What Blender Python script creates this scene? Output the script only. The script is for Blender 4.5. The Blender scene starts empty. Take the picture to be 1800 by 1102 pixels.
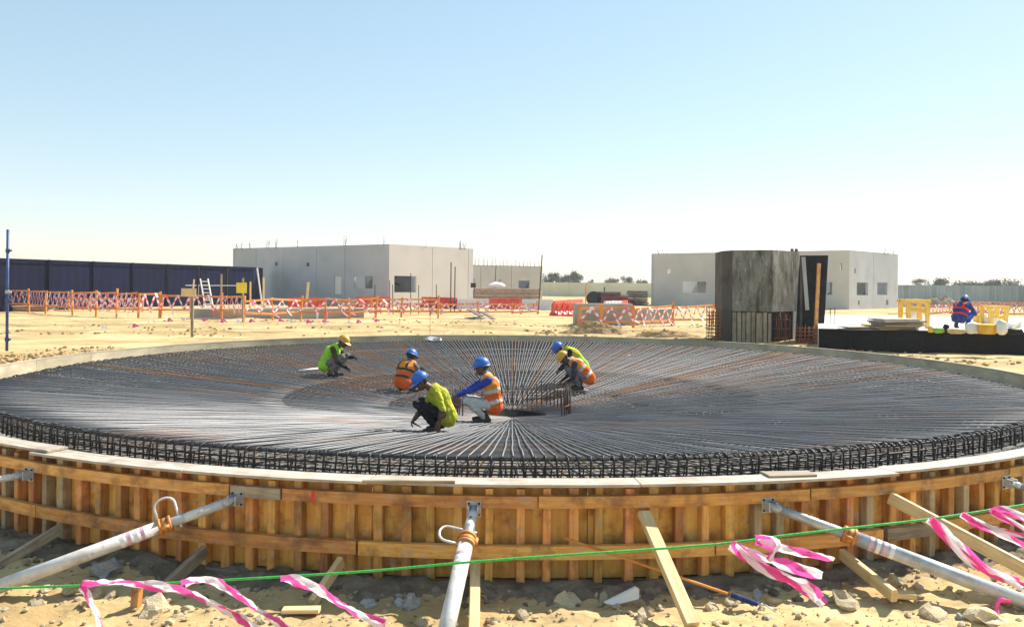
import bpy, bmesh, math, random
import numpy as np
from mathutils import Vector, Matrix, noise
R_ = math.radians
random.seed(7)
S = bpy.context.scene
COL = S.collection

# ------------------------------------------------------------------ camera, sky, sun, exposure
F, YH, ROLL = 1450.0, 500.0, 0.0091          # focal length / horizon in photo pixels, roll of the hand-held camera
CAMZ = 1.55
cam = bpy.data.cameras.new('camera'); camo = bpy.data.objects.new('camera', cam); COL.objects.link(camo)
cam.sensor_width = 36.0; cam.lens = 36.0 * F / 1800.0
cam.shift_y = -(551.0 - YH) / 1800.0
cam.clip_start = 0.05; cam.clip_end = 12000
camo.matrix_world = Matrix.Translation((0, 0, CAMZ)) @ Matrix.Rotation(R_(90), 4, 'X') @ Matrix.Rotation(ROLL, 4, 'Z')
S.camera = camo

SUN_EL, SUN_AZ = R_(44), R_(38)               # azimuth from +X towards +Y
sdir = Vector((math.cos(SUN_EL) * math.cos(SUN_AZ), math.cos(SUN_EL) * math.sin(SUN_AZ), math.sin(SUN_EL)))
w = bpy.data.worlds.new('World'); S.world = w; w.use_nodes = True
nt = w.node_tree; bgn = nt.nodes['Background']
sky = nt.nodes.new('ShaderNodeTexSky'); sky.sky_type = 'NISHITA'; sky.sun_disc = False
sky.sun_elevation = SUN_EL; sky.sun_rotation = R_(90) - SUN_AZ
sky.air_density = 1.0; sky.dust_density = 0.25; sky.ozone_density = 1.0; sky.altitude = 0
hs = nt.nodes.new('ShaderNodeHueSaturation'); hs.inputs['Saturation'].default_value = 1.16; hs.inputs['Hue'].default_value = 0.487; hs.inputs['Value'].default_value = 1.95
gm = nt.nodes.new('ShaderNodeGamma'); gm.inputs[1].default_value = 0.54                      # grades the sky colour to a more even tone
nt.links.new(sky.outputs[0], hs.inputs['Color']); nt.links.new(hs.outputs[0], gm.inputs[0]); nt.links.new(gm.outputs[0], bgn.inputs[0]); bgn.inputs[1].default_value = 0.145
sl = bpy.data.lights.new('sun', 'SUN'); sl.energy = 5.0; sl.angle = R_(0.5); sl.color = (1.0, 0.945, 0.86)
so = bpy.data.objects.new('sun', sl); COL.objects.link(so)
so.rotation_euler = sdir.to_track_quat('Z', 'Y').to_euler(); so.location = (20, 10, 30)
S.view_settings.view_transform = 'Standard'; S.view_settings.look = 'None'
S.view_settings.exposure = 0.85; S.view_settings.gamma = 1.0; S.view_settings.use_curve_mapping = False

# ------------------------------------------------------------------ placing helpers (photo pixel -> point of the place)
def ray(x, y):
    u, v = x - 900.0, y - YH
    return Vector(((u + v * ROLL) / F, 1.0, -(v - u * ROLL) / F))
def at_y(x, y, Y): return Vector((0, 0, CAMZ)) + ray(x, y) * Y
def at_z(x, y, z):
    r = ray(x, y); return Vector((0, 0, CAMZ)) + r * ((z - CAMZ) / r.z)
def sstep(a, b, t):
    t = max(0.0, min(1.0, (t - a) / (b - a))); return t * t * (3 - 2 * t)

# ------------------------------------------------------------------ materials
MATS = {}
def pm(name, c1, c2=None, scale=8.0, rough=0.7, metal=0.0, bump=0.0, stretch=(1, 1, 1), rnd=0.0, island=0.0, detail=6.0,
       dirt=None, dirt_scale=2.0, dirt_amt=0.5, spec=0.5, bscale=None, world=False, lo=0.35, hi=0.65, hue=0.0, splash=None, splash_scale=7.0, splash_amt=0.6):
    m = bpy.data.materials.new(name); m.use_nodes = True; n = m.node_tree.nodes; L = m.node_tree.links
    b = n['Principled BSDF']; c2 = c2 or c1
    tc = n.new('ShaderNodeTexCoord'); mp = n.new('ShaderNodeMapping'); mp.inputs['Scale'].default_value = stretch
    if world:
        g = n.new('ShaderNodeNewGeometry'); L.new(g.outputs['Position'], mp.inputs[0])
    else:
        oi = n.new('ShaderNodeObjectInfo'); ad = n.new('ShaderNodeVectorMath'); ad.operation = 'MULTIPLY_ADD'
        cb = n.new('ShaderNodeCombineXYZ')
        for k in range(3): L.new(oi.outputs['Random'], cb.inputs[k])
        L.new(cb.outputs[0], ad.inputs[0]); ad.inputs[1].default_value = (37, 23, 51); L.new(tc.outputs['Object'], ad.inputs[2])
        L.new(ad.outputs[0], mp.inputs[0])
    nz = n.new('ShaderNodeTexNoise'); nz.inputs['Scale'].default_value = scale; nz.inputs['Detail'].default_value = detail
    L.new(mp.outputs[0], nz.inputs['Vector'])
    cr = n.new('ShaderNodeValToRGB'); cr.color_ramp.elements[0].position = lo; cr.color_ramp.elements[1].position = hi
    cr.color_ramp.elements[0].color = (*c1, 1); cr.color_ramp.elements[1].color = (*c2, 1)
    L.new(nz.outputs['Fac'], cr.inputs[0]); col = cr.outputs[0]
    if dirt:
        n2 = n.new('ShaderNodeTexNoise'); n2.inputs['Scale'].default_value = dirt_scale; n2.inputs['Detail'].default_value = 8
        n2.inputs['Roughness'].default_value = 0.65
        L.new(mp.outputs[0] if world else ad.outputs[0], n2.inputs['Vector'])
        r2 = n.new('ShaderNodeValToRGB'); r2.color_ramp.elements[0].position = 0.48; r2.color_ramp.elements[1].position = 0.66
        L.new(n2.outputs['Fac'], r2.inputs[0])
        mu = n.new('ShaderNodeMath'); mu.operation = 'MULTIPLY'; mu.inputs[1].default_value = dirt_amt; L.new(r2.outputs[0], mu.inputs[0])
        mx = n.new('ShaderNodeMix'); mx.data_type = 'RGBA'; L.new(mu.outputs[0], mx.inputs[0]); L.new(col, mx.inputs[6]); mx.inputs[7].default_value = (*dirt, 1)
        col = mx.outputs[2]
    if splash:
        n4 = n.new('ShaderNodeTexNoise'); n4.inputs['Scale'].default_value = splash_scale; n4.inputs['Detail'].default_value = 10; n4.inputs['Roughness'].default_value = 0.7
        L.new(mp.outputs[0] if world else ad.outputs[0], n4.inputs['Vector'])
        r4 = n.new('ShaderNodeValToRGB'); r4.color_ramp.elements[0].position = 0.57; r4.color_ramp.elements[1].position = 0.63; L.new(n4.outputs['Fac'], r4.inputs[0])
        m4 = n.new('ShaderNodeMath'); m4.operation = 'MULTIPLY'; m4.inputs[1].default_value = splash_amt; L.new(r4.outputs[0], m4.inputs[0])
        x4 = n.new('ShaderNodeMix'); x4.data_type = 'RGBA'; L.new(m4.outputs[0], x4.inputs[0]); L.new(col, x4.inputs[6]); x4.inputs[7].default_value = (*splash, 1); col = x4.outputs[2]
    if rnd or island:
        h = n.new('ShaderNodeHueSaturation'); mr = n.new('ShaderNodeMapRange')
        a = rnd or island
        mr.inputs[3].default_value = 1 - a; mr.inputs[4].default_value = 1 + a
        if rnd:
            o2 = n.new('ShaderNodeObjectInfo'); L.new(o2.outputs['Random'], mr.inputs[0])
        else:
            g2 = n.new('ShaderNodeNewGeometry'); L.new(g2.outputs['Random Per Island'], mr.inputs[0])
        if hue:
            o3 = n.new('ShaderNodeObjectInfo'); hm_ = n.new('ShaderNodeMath'); hm_.operation = 'MULTIPLY'; hm_.inputs[1].default_value = 7.31; L.new(o3.outputs['Random'], hm_.inputs[0])
            hf_ = n.new('ShaderNodeMath'); hf_.operation = 'FRACT'; L.new(hm_.outputs[0], hf_.inputs[0]); hr_ = n.new('ShaderNodeMapRange'); hr_.inputs[3].default_value = 0.5 - hue; hr_.inputs[4].default_value = 0.5 + hue
            L.new(hf_.outputs[0], hr_.inputs[0]); L.new(hr_.outputs[0], h.inputs['Hue'])
        L.new(mr.outputs[0], h.inputs['Value']); L.new(col, h.inputs['Color']); col = h.outputs[0]
    L.new(col, b.inputs['Base Color'])
    b.inputs['Roughness'].default_value = rough; b.inputs['Metallic'].default_value = metal
    b.inputs['Specular IOR Level'].default_value = spec
    if bump:
        bn = n.new('ShaderNodeBump'); bn.inputs['Strength'].default_value = bump; bn.inputs['Distance'].default_value = 0.02
        if bscale:
            n3 = n.new('ShaderNodeTexNoise'); n3.inputs['Scale'].default_value = bscale; n3.inputs['Detail'].default_value = 8
            L.new(mp.outputs[0], n3.inputs['Vector']); L.new(n3.outputs['Fac'], bn.inputs['Height'])
        else: L.new(nz.outputs['Fac'], bn.inputs['Height'])
        L.new(bn.outputs[0], b.inputs['Normal'])
    MATS[name] = m; return m

def steel_mat(name, base, rust, amt, rough=0.42):
    """dark mill-scale steel; a share of the bars is rusted, and rust patches run along the bars"""
    m = bpy.data.materials.new(name); m.use_nodes = True; n = m.node_tree.nodes; L = m.node_tree.links
    b = n['Principled BSDF']
    g = n.new('ShaderNodeNewGeometry'); nz = n.new('ShaderNodeTexNoise'); nz.inputs['Scale'].default_value = 0.45; nz.inputs['Detail'].default_value = 5
    L.new(g.outputs['Position'], nz.inputs['Vector'])
    hm = n.new('ShaderNodeMath'); hm.operation = 'MULTIPLY'; hm.inputs[1].default_value = 0.55; L.new(nz.outputs['Fac'], hm.inputs[0])
    a = n.new('ShaderNodeMath'); a.operation = 'MULTIPLY_ADD'; a.inputs[1].default_value = 0.75; L.new(g.outputs['Random Per Island'], a.inputs[0]); L.new(hm.outputs[0], a.inputs[2])
    r = n.new('ShaderNodeValToRGB'); r.color_ramp.elements[0].position = 1.0 - amt - 0.12; r.color_ramp.elements[1].position = 1.0 - amt + 0.1
    L.new(a.outputs[0], r.inputs[0])
    n2 = n.new('ShaderNodeTexNoise'); n2.inputs['Scale'].default_value = 30; L.new(g.outputs['Position'], n2.inputs['Vector'])
    c1 = n.new('ShaderNodeMix'); c1.data_type = 'RGBA'; L.new(n2.outputs['Fac'], c1.inputs[0]); c1.inputs[6].default_value = (*[v * 0.7 for v in base], 1); c1.inputs[7].default_value = (*[min(1, v * 1.4) for v in base], 1)
    mx = n.new('ShaderNodeMix'); mx.data_type = 'RGBA'; L.new(r.outputs[0], mx.inputs[0]); L.new(c1.outputs[2], mx.inputs[6]); mx.inputs[7].default_value = (*rust, 1)
    L.new(mx.outputs[2], b.inputs['Base Color'])
    me = n.new('ShaderNodeMapRange'); L.new(r.outputs[0], me.inputs[0]); me.inputs[3].default_value = 0.72; me.inputs[4].default_value = 0.1
    L.new(me.outputs[0], b.inputs['Metallic'])
    ro = n.new('ShaderNodeMapRange'); L.new(r.outputs[0], ro.inputs[0]); ro.inputs[3].default_value = rough; ro.inputs[4].default_value = 0.8
    L.new(ro.outputs[0], b.inputs['Roughness'])
    MATS[name] = m; return m

pm('sand', (0.38, 0.26, 0.115), (0.63, 0.475, 0.235), scale=0.45, rough=0.95, bump=1.0, world=True, detail=12, stretch=(0.7, 1.2, 1), dirt=(0.30, 0.20, 0.105), dirt_scale=2.2, dirt_amt=0.6, bscale=14, spec=0.1, splash=(0.70, 0.58, 0.36), splash_scale=0.8, splash_amt=0.5)
pm('soil', (0.30, 0.19, 0.09), (0.50, 0.36, 0.19), scale=3, rough=0.95, bump=1.0, world=True, detail=10, dirt=(0.16, 0.09, 0.05), dirt_scale=2.2, dirt_amt=0.6, bscale=18, spec=0.1)
pm('shaded_soil', (0.13, 0.10, 0.068), (0.28, 0.225, 0.155), scale=5, rough=0.95, bump=1.0, world=True, detail=10, bscale=22, spec=0.1)  # soil tone with the formwork's shade put into the colour
pm('spoil', (0.26, 0.20, 0.14), (0.40, 0.32, 0.23), scale=2, rough=0.95, bump=1.0, world=True, detail=10, bscale=6, spec=0.1)
pm('stone', (0.42, 0.325, 0.195), (0.60, 0.49, 0.32), scale=9, rough=0.9, bump=0.5, rnd=0.25, spec=0.2)
pm('pit_shade', (0.006, 0.006, 0.006), (0.014, 0.013, 0.012), scale=9, rough=0.8, spec=0.2)  # black tone standing for the darkness deep in the pit
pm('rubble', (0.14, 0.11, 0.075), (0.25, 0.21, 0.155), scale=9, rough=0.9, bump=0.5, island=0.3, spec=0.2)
pm('stone_grey', (0.30, 0.30, 0.28), (0.46, 0.46, 0.44), scale=9, rough=0.9, bump=0.5, rnd=0.2, spec=0.2)
steel_mat('rebar', (0.19, 0.188, 0.19), (0.27, 0.135, 0.06), 0.15, 0.64)
steel_mat('ring', (0.12, 0.118, 0.118), (0.21, 0.11, 0.05), 0.2, 0.62)
steel_mat('shaded_steel', (0.040, 0.039, 0.040), (0.06, 0.035, 0.022), 0.12, 0.5)  # steel darkened to hold the shade on the front of the edge bars
steel_mat('rust', (0.20, 0.075, 0.04), (0.30, 0.09, 0.03), 0.6, 0.75)
steel_mat('dark_rod', (0.03, 0.026, 0.025), (0.06, 0.03, 0.02), 0.3, 0.7)
pm('blinding', (0.19, 0.18, 0.16), (0.31, 0.29, 0.25), scale=1.3, rough=0.9, bump=0.3, world=True, dirt=(0.17, 0.14, 0.10), dirt_scale=0.8, dirt_amt=0.5)
pm('ply', (0.68, 0.33, 0.06), (0.82, 0.50, 0.125), scale=2.6, rough=0.6, bump=0.15, stretch=(7, 1, 0.7), rnd=0.15, hue=0.008, dirt=(0.24, 0.075, 0.018), dirt_scale=4.5, dirt_amt=0.8, splash=(0.56, 0.50, 0.40), splash_scale=6, splash_amt=0.5)
pm('ply_inner', (0.40, 0.33, 0.21), (0.52, 0.44, 0.30), scale=2.2, rough=0.7, bump=0.1, stretch=(1, 1, 3), rnd=0.1, dirt=(0.26, 0.21, 0.14), dirt_scale=1.6, dirt_amt=0.5)
pm('timber', (0.60, 0.26, 0.052), (0.76, 0.41, 0.11), scale=5, rough=0.65, bump=0.2, stretch=(0.7, 7, 7), rnd=0.25, hue=0.012, dirt=(0.16, 0.07, 0.03), dirt_scale=5, dirt_amt=0.65, splash=(0.46, 0.38, 0.27), splash_scale=9, splash_amt=0.5)
pm('stud_wood', (0.56, 0.235, 0.055), (0.74, 0.39, 0.11), scale=5, rough=0.65, bump=0.2, stretch=(7, 7, 0.7), rnd=0.35, hue=0.016, dirt=(0.18, 0.085, 0.04), dirt_scale=5, dirt_amt=0.65, splash=(0.44, 0.36, 0.25), splash_scale=8, splash_amt=0.55)
pm('stud_grey', (0.36, 0.27, 0.15), (0.50, 0.39, 0.23), scale=5, rough=0.75, bump=0.25, stretch=(7, 7, 0.7), rnd=0.25, dirt=(0.17, 0.10, 0.06), dirt_scale=5, dirt_amt=0.6, splash=(0.52, 0.47, 0.38), splash_scale=8, splash_amt=0.5)
pm('timber_grey', (0.26, 0.20, 0.13), (0.43, 0.35, 0.24), scale=5, rough=0.8, bump=0.3, stretch=(0.7, 8, 8), rnd=0.2, dirt=(0.16, 0.11, 0.07), dirt_scale=4, dirt_amt=0.5)
pm('timber_pale', (0.62, 0.43, 0.19), (0.76, 0.57, 0.29), scale=5, rough=0.7, bump=0.2, stretch=(0.7, 8, 8), rnd=0.12, dirt=(0.36, 0.24, 0.12), dirt_scale=4, dirt_amt=0.4)
pm('plank', (0.40, 0.33, 0.25), (0.58, 0.49, 0.39), scale=4, rough=0.75, bump=0.25, stretch=(0.8, 7, 7), rnd=0.15, dirt=(0.28, 0.20, 0.14), dirt_scale=4, dirt_amt=0.6, splash=(0.62, 0.58, 0.52), splash_scale=5, splash_amt=0.6)
pm('sole', (0.21, 0.18, 0.14), (0.34, 0.30, 0.24), scale=4, rough=0.85, bump=0.3, stretch=(0.8, 7, 7), rnd=0.15)
pm('fence_timber', (0.66, 0.22, 0.035), (0.78, 0.34, 0.07), scale=4, rough=0.75, bump=0.1, stretch=(0.7, 5, 5), rnd=0.18)
pm('galv', (0.38, 0.40, 0.41), (0.58, 0.60, 0.61), scale=9, rough=0.48, metal=0.35, bump=0.12, rnd=0.05, dirt=(0.30, 0.25, 0.19), dirt_scale=6, dirt_amt=0.55, splash=(0.68, 0.66, 0.62), splash_scale=12, splash_amt=0.7)
pm('galv_white', (0.58, 0.56, 0.52), (0.74, 0.72, 0.68), scale=7, rough=0.55, metal=0.1, bump=0.12, dirt=(0.40, 0.33, 0.25), dirt_scale=6, dirt_amt=0.55, splash=(0.30, 0.17, 0.10), splash_scale=14, splash_amt=0.45)
pm('collar', (0.50, 0.17, 0.035), (0.68, 0.30, 0.07), scale=14, rough=0.6, metal=0.2, bump=0.2, dirt=(0.30, 0.10, 0.03), dirt_scale=9, dirt_amt=0.6)
pm('hole', (0.012, 0.012, 0.012), rough=0.9)
pm('concrete', (0.41, 0.43, 0.455), (0.50, 0.52, 0.54), scale=0.7, rough=0.85, bump=0.08, rnd=0.035, world=True, dirt=(0.36, 0.37, 0.38), dirt_scale=0.35, dirt_amt=0.45)  # cooler, darker copy: shade of the shell faces put into the colour
pm('concrete_warm_lit', (0.54, 0.515, 0.465), (0.62, 0.595, 0.545), scale=0.7, rough=0.85, bump=0.08, rnd=0.03, world=True, dirt=(0.50, 0.475, 0.42), dirt_scale=0.35, dirt_amt=0.45)  # warmer, lighter copy: grazing and bounced light put into the colour
pm('concrete_old', (0.065, 0.050, 0.032), (0.25, 0.22, 0.165), scale=1.9, rough=0.85, bump=0.25, world=True, detail=10, stretch=(2.4, 2.4, 0.7), dirt=(0.42, 0.40, 0.35), dirt_scale=2.1, dirt_amt=0.5, splash=(0.55, 0.53, 0.48), splash_scale=3.2, splash_amt=0.4)
pm('concrete_brown', (0.045, 0.033, 0.024), (0.12, 0.095, 0.07), scale=2, rough=0.8, bump=0.25, world=True, dirt=(0.03, 0.025, 0.02), dirt_scale=2, dirt_amt=0.6)
pm('concrete_low', (0.30, 0.29, 0.25), (0.42, 0.41, 0.37), scale=1.2, rough=0.9, bump=0.2, world=True, dirt=(0.24, 0.23, 0.2), dirt_scale=1.5, dirt_amt=0.5)
pm('shade_board', (0.10, 0.115, 0.11), (0.16, 0.175, 0.17), scale=1.0, rough=0.8, world=True)  # dark tone standing for the unlit building interiors
pm('slab', (0.72, 0.70, 0.65), (0.82, 0.80, 0.76), scale=0.6, rough=0.8, world=True)
pm('blue_sheet', (0.0014, 0.0024, 0.018), (0.0022, 0.0042, 0.032), scale=0.6, rough=0.6, spec=0.12, rnd=0.2, world=True)
pm('blue_paint', (0.015, 0.05, 0.17), (0.03, 0.09, 0.26), scale=5, rough=0.5, dirt=(0.12, 0.11, 0.1), dirt_scale=5, dirt_amt=0.5)
pm('grey_sheet', (0.27, 0.33, 0.33), (0.34, 0.40, 0.40), scale=0.5, rough=0.5, metal=0.1, rnd=0.05, world=True)
pm('cream_sheet', (0.62, 0.58, 0.42), (0.70, 0.66, 0.49), scale=0.4, rough=0.7, rnd=0.03, world=True)
pm('red_plastic', (0.68, 0.04, 0.018), (0.78, 0.075, 0.03), scale=3, rough=0.5, rnd=0.08, dirt=(0.60, 0.22, 0.13), dirt_scale=3, dirt_amt=0.4)
pm('white_plastic', (0.68, 0.66, 0.66), (0.78, 0.76, 0.76), scale=3, rough=0.5, dirt=(0.62, 0.50, 0.44), dirt_scale=3, dirt_amt=0.4)
pm('pink', (0.80, 0.045, 0.30), (0.86, 0.10, 0.40), scale=8, rough=0.45)
pm('pink_site', (0.80, 0.09, 0.16), (0.86, 0.20, 0.26), scale=8, rough=0.5)
pm('pink_faded', (0.66, 0.30, 0.42), (0.74, 0.52, 0.58), scale=30, rough=0.6, dirt=(0.66, 0.64, 0.62), dirt_scale=20, dirt_amt=0.8)
pm('tape_white', (0.82, 0.77, 0.80), (0.86, 0.82, 0.84), scale=8, rough=0.45)
pm('rope', (0.03, 0.38, 0.05), (0.06, 0.52, 0.09), scale=60, rough=0.6, bump=0.3)
pm('red_paint', (0.62, 0.02, 0.02), (0.72, 0.04, 0.03), scale=20, rough=0.6)
pm('leaf', (0.035, 0.055, 0.022), (0.075, 0.105, 0.045), scale=0.6, rough=0.6, island=0.35, world=True)
pm('leaf_grey', (0.075, 0.09, 0.055), (0.13, 0.14, 0.09), scale=0.6, rough=0.6, island=0.3, world=True)
pm('bark', (0.09, 0.065, 0.045), (0.15, 0.11, 0.08), scale=8, rough=0.9)
pm('yellow_board', (0.78, 0.56, 0.02), (0.85, 0.66, 0.04), scale=5, rough=0.5)
pm('yellow_timber', (0.72, 0.40, 0.045), (0.82, 0.52, 0.09), scale=5, rough=0.6, rnd=0.1, stretch=(1, 5, 5))
pm('sack_yellow', (0.74, 0.36, 0.02), (0.85, 0.50, 0.06), scale=6, rough=0.6, bump=0.5, rnd=0.1)
pm('sack_white', (0.66, 0.65, 0.61), (0.8, 0.79, 0.75), scale=6, rough=0.6, bump=0.5, rnd=0.06)
pm('sack_beige', (0.50, 0.36, 0.18), (0.64, 0.49, 0.28), scale=6, rough=0.8, bump=0.5)
pm('green_bag', (0.16, 0.42, 0.04), (0.25, 0.55, 0.08), scale=6, rough=0.5, bump=0.4)
pm('black_item', (0.005, 0.005, 0.006), (0.014, 0.014, 0.016), scale=6, rough=0.6, spec=0.2)
pm('maroon', (0.13, 0.02, 0.018), (0.2, 0.035, 0.03), scale=2, rough=0.6)
pm('steel_stack', (0.06, 0.05, 0.045), (0.13, 0.105, 0.09), scale=3, rough=0.7, rnd=0.3)
pm('board_stack', (0.33, 0.22, 0.15), (0.48, 0.35, 0.26), scale=3, rough=0.8, rnd=0.25)
pm('car_white', (0.8, 0.8, 0.8), rough=0.25); pm('car_glass', (0.02, 0.025, 0.03), rough=0.08); pm('tyre', (0.012, 0.012, 0.012), rough=0.8)
# people
pm('skin', (0.115, 0.055, 0.032), (0.155, 0.078, 0.046), scale=12, rough=0.55)
pm('hair', (0.008, 0.007, 0.007), (0.02, 0.018, 0.017), scale=30, rough=0.7)
pm('boot', (0.02, 0.017, 0.015), (0.045, 0.038, 0.032), scale=15, rough=0.7)
def cloth(name, a, b=None): pm(name, a, b or [min(1, v * 1.3) for v in a], scale=5, rough=0.85, bump=1.0, bscale=14, spec=0.2, dirt=[v * 0.6 + 0.09 for v in a], dirt_scale=7, dirt_amt=0.45)
cloth('cl_dark', (0.018, 0.018, 0.02)); cloth('cl_black', (0.010, 0.010, 0.013)); cloth('cl_grey', (0.16, 0.145, 0.135)); cloth('cl_light', (0.52, 0.48, 0.43))
cloth('cl_blue', (0.028, 0.055, 0.30)); cloth('cl_lime', (0.40, 0.40, 0.022), (0.52, 0.50, 0.035)); cloth('cl_brown', (0.07, 0.045, 0.03)); cloth('cl_navy', (0.015, 0.03, 0.13))
cloth('cl_purple', (0.045, 0.03, 0.06))
cloth('hv_orange', (0.82, 0.115, 0.012), (0.88, 0.17, 0.02)); cloth('hv_amber', (0.85, 0.26, 0.03), (0.88, 0.33, 0.05)); cloth('hv_lime', (0.30, 0.66, 0.03), (0.42, 0.74, 0.05)); cloth('hv_red', (0.62, 0.03, 0.03))
pm('reflect', (0.52, 0.50, 0.46), (0.62, 0.60, 0.55), scale=10, rough=0.35, bump=0.3)
pm('hat_blue', (0.018, 0.11, 0.47), (0.03, 0.15, 0.54), scale=9, rough=0.45, dirt=(0.12, 0.18, 0.38), dirt_scale=14, dirt_amt=0.5); pm('hat_yellow', (0.72, 0.34, 0.02), (0.80, 0.42, 0.03), scale=9, rough=0.48, dirt=(0.52, 0.33, 0.10), dirt_scale=14, dirt_amt=0.5)
pm('eye', (0.5, 0.48, 0.45), rough=0.3)

def tape_mat():
    m = bpy.data.materials.new('tape'); m.use_nodes = True; n = m.node_tree.nodes; L = m.node_tree.links; b = n['Principled BSDF']
    uv = n.new('ShaderNodeUVMap'); sp = n.new('ShaderNodeSeparateXYZ'); L.new(uv.outputs[0], sp.inputs[0])
    a = n.new('ShaderNodeMath'); a.operation = 'MULTIPLY_ADD'; L.new(sp.outputs[1], a.inputs[0]); a.inputs[1].default_value = 0.55; L.new(sp.outputs[0], a.inputs[2])
    nz = n.new('ShaderNodeTexNoise'); nz.inputs['Scale'].default_value = 6; tc = n.new('ShaderNodeTexCoord'); L.new(tc.outputs['Object'], nz.inputs[0])
    a2 = n.new('ShaderNodeMath'); a2.operation = 'MULTIPLY_ADD'; L.new(nz.outputs['Fac'], a2.inputs[0]); a2.inputs[1].default_value = 0.12; L.new(a.outputs[0], a2.inputs[2])
    fr = n.new('ShaderNodeMath'); fr.operation = 'PINGPONG'; fr.inputs[1].default_value = 0.5; L.new(a2.outputs[0], fr.inputs[0])
    r = n.new('ShaderNodeValToRGB'); e = r.color_ramp.elements; e[0].position = 0.225; e[0].color = (0.84, 0.80, 0.82, 1); e[1].position = 0.275; e[1].color = (0.80, 0.10, 0.40, 1); L.new(fr.outputs[0], r.inputs[0])
    L.new(r.outputs[0], b.inputs['Base Color']); b.inputs['Roughness'].default_value = 0.35
    tr = n.new('ShaderNodeBsdfTranslucent'); L.new(r.outputs[0], tr.inputs[0]); mx = n.new('ShaderNodeMixShader'); mx.inputs[0].default_value = 0.5
    L.new(b.outputs[0], mx.inputs[1]); L.new(tr.outputs[0], mx.inputs[2]); L.new(mx.outputs[0], n['Material Output'].inputs[0])
    MATS['tape'] = m
tape_mat()
def black_film():
    """film-faced plywood: near-black sheet with faint rows of stamped print"""
    m = bpy.data.materials.new('black_film'); m.use_nodes = True; n = m.node_tree.nodes; L = m.node_tree.links; b = n['Principled BSDF']
    tc = n.new('ShaderNodeTexCoord')
    br = n.new('ShaderNodeTexBrick'); br.inputs['Scale'].default_value = 1.0; br.inputs['Brick Width'].default_value = 0.06; br.inputs['Row Height'].default_value = 0.105
    br.inputs['Mortar Size'].default_value = 0.028; br.inputs['Color1'].default_value = (1, 1, 1, 1); br.inputs['Color2'].default_value = (0.2, 0.2, 0.2, 1); br.inputs['Mortar'].default_value = (0, 0, 0, 1)
    sp = n.new('ShaderNodeSeparateXYZ'); cb = n.new('ShaderNodeCombineXYZ'); L.new(tc.outputs['Object'], sp.inputs[0]); L.new(sp.outputs[0], cb.inputs[0]); L.new(sp.outputs[2], cb.inputs[1])
    L.new(cb.outputs[0], br.inputs[0])
    nz = n.new('ShaderNodeTexNoise'); nz.inputs['Scale'].default_value = 5.5; L.new(tc.outputs['Object'], nz.inputs[0])
    r = n.new('ShaderNodeValToRGB'); r.color_ramp.elements[0].position = 0.45; r.color_ramp.elements[1].position = 0.62; L.new(nz.outputs['Fac'], r.inputs[0])
    # print only in the middle of each sheet
    ab = n.new('ShaderNodeMath'); ab.operation = 'ABSOLUTE'; L.new(sp.outputs[0], ab.inputs[0])
    lt = n.new('ShaderNodeMath'); lt.operation = 'LESS_THAN'; L.new(ab.outputs[0], lt.inputs[0]); lt.inputs[1].default_value = 0.27
    m1 = n.new('ShaderNodeMath'); m1.operation = 'MULTIPLY'; L.new(br.outputs[0], m1.inputs[0]); L.new(r.outputs[0], m1.inputs[1])
    m2 = n.new('ShaderNodeMath'); m2.operation = 'MULTIPLY'; L.new(m1.outputs[0], m2.inputs[0]); L.new(lt.outputs[0], m2.inputs[1])
    m3 = n.new('ShaderNodeMath'); m3.operation = 'MULTIPLY'; L.new(m2.outputs[0], m3.inputs[0]); m3.inputs[1].default_value = 0.7
    mx = n.new('ShaderNodeMix'); mx.data_type = 'RGBA'; L.new(m3.outputs[0], mx.inputs[0]); mx.inputs[6].default_value = (0.0035, 0.0035, 0.0045, 1); mx.inputs[7].default_value = (0.15, 0.15, 0.17, 1)
    L.new(mx.outputs[2], b.inputs['Base Color']); b.inputs['Roughness'].default_value = 0.6; b.inputs['Specular IOR Level'].default_value = 0.2
    MATS['black_film'] = m
black_film()

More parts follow.
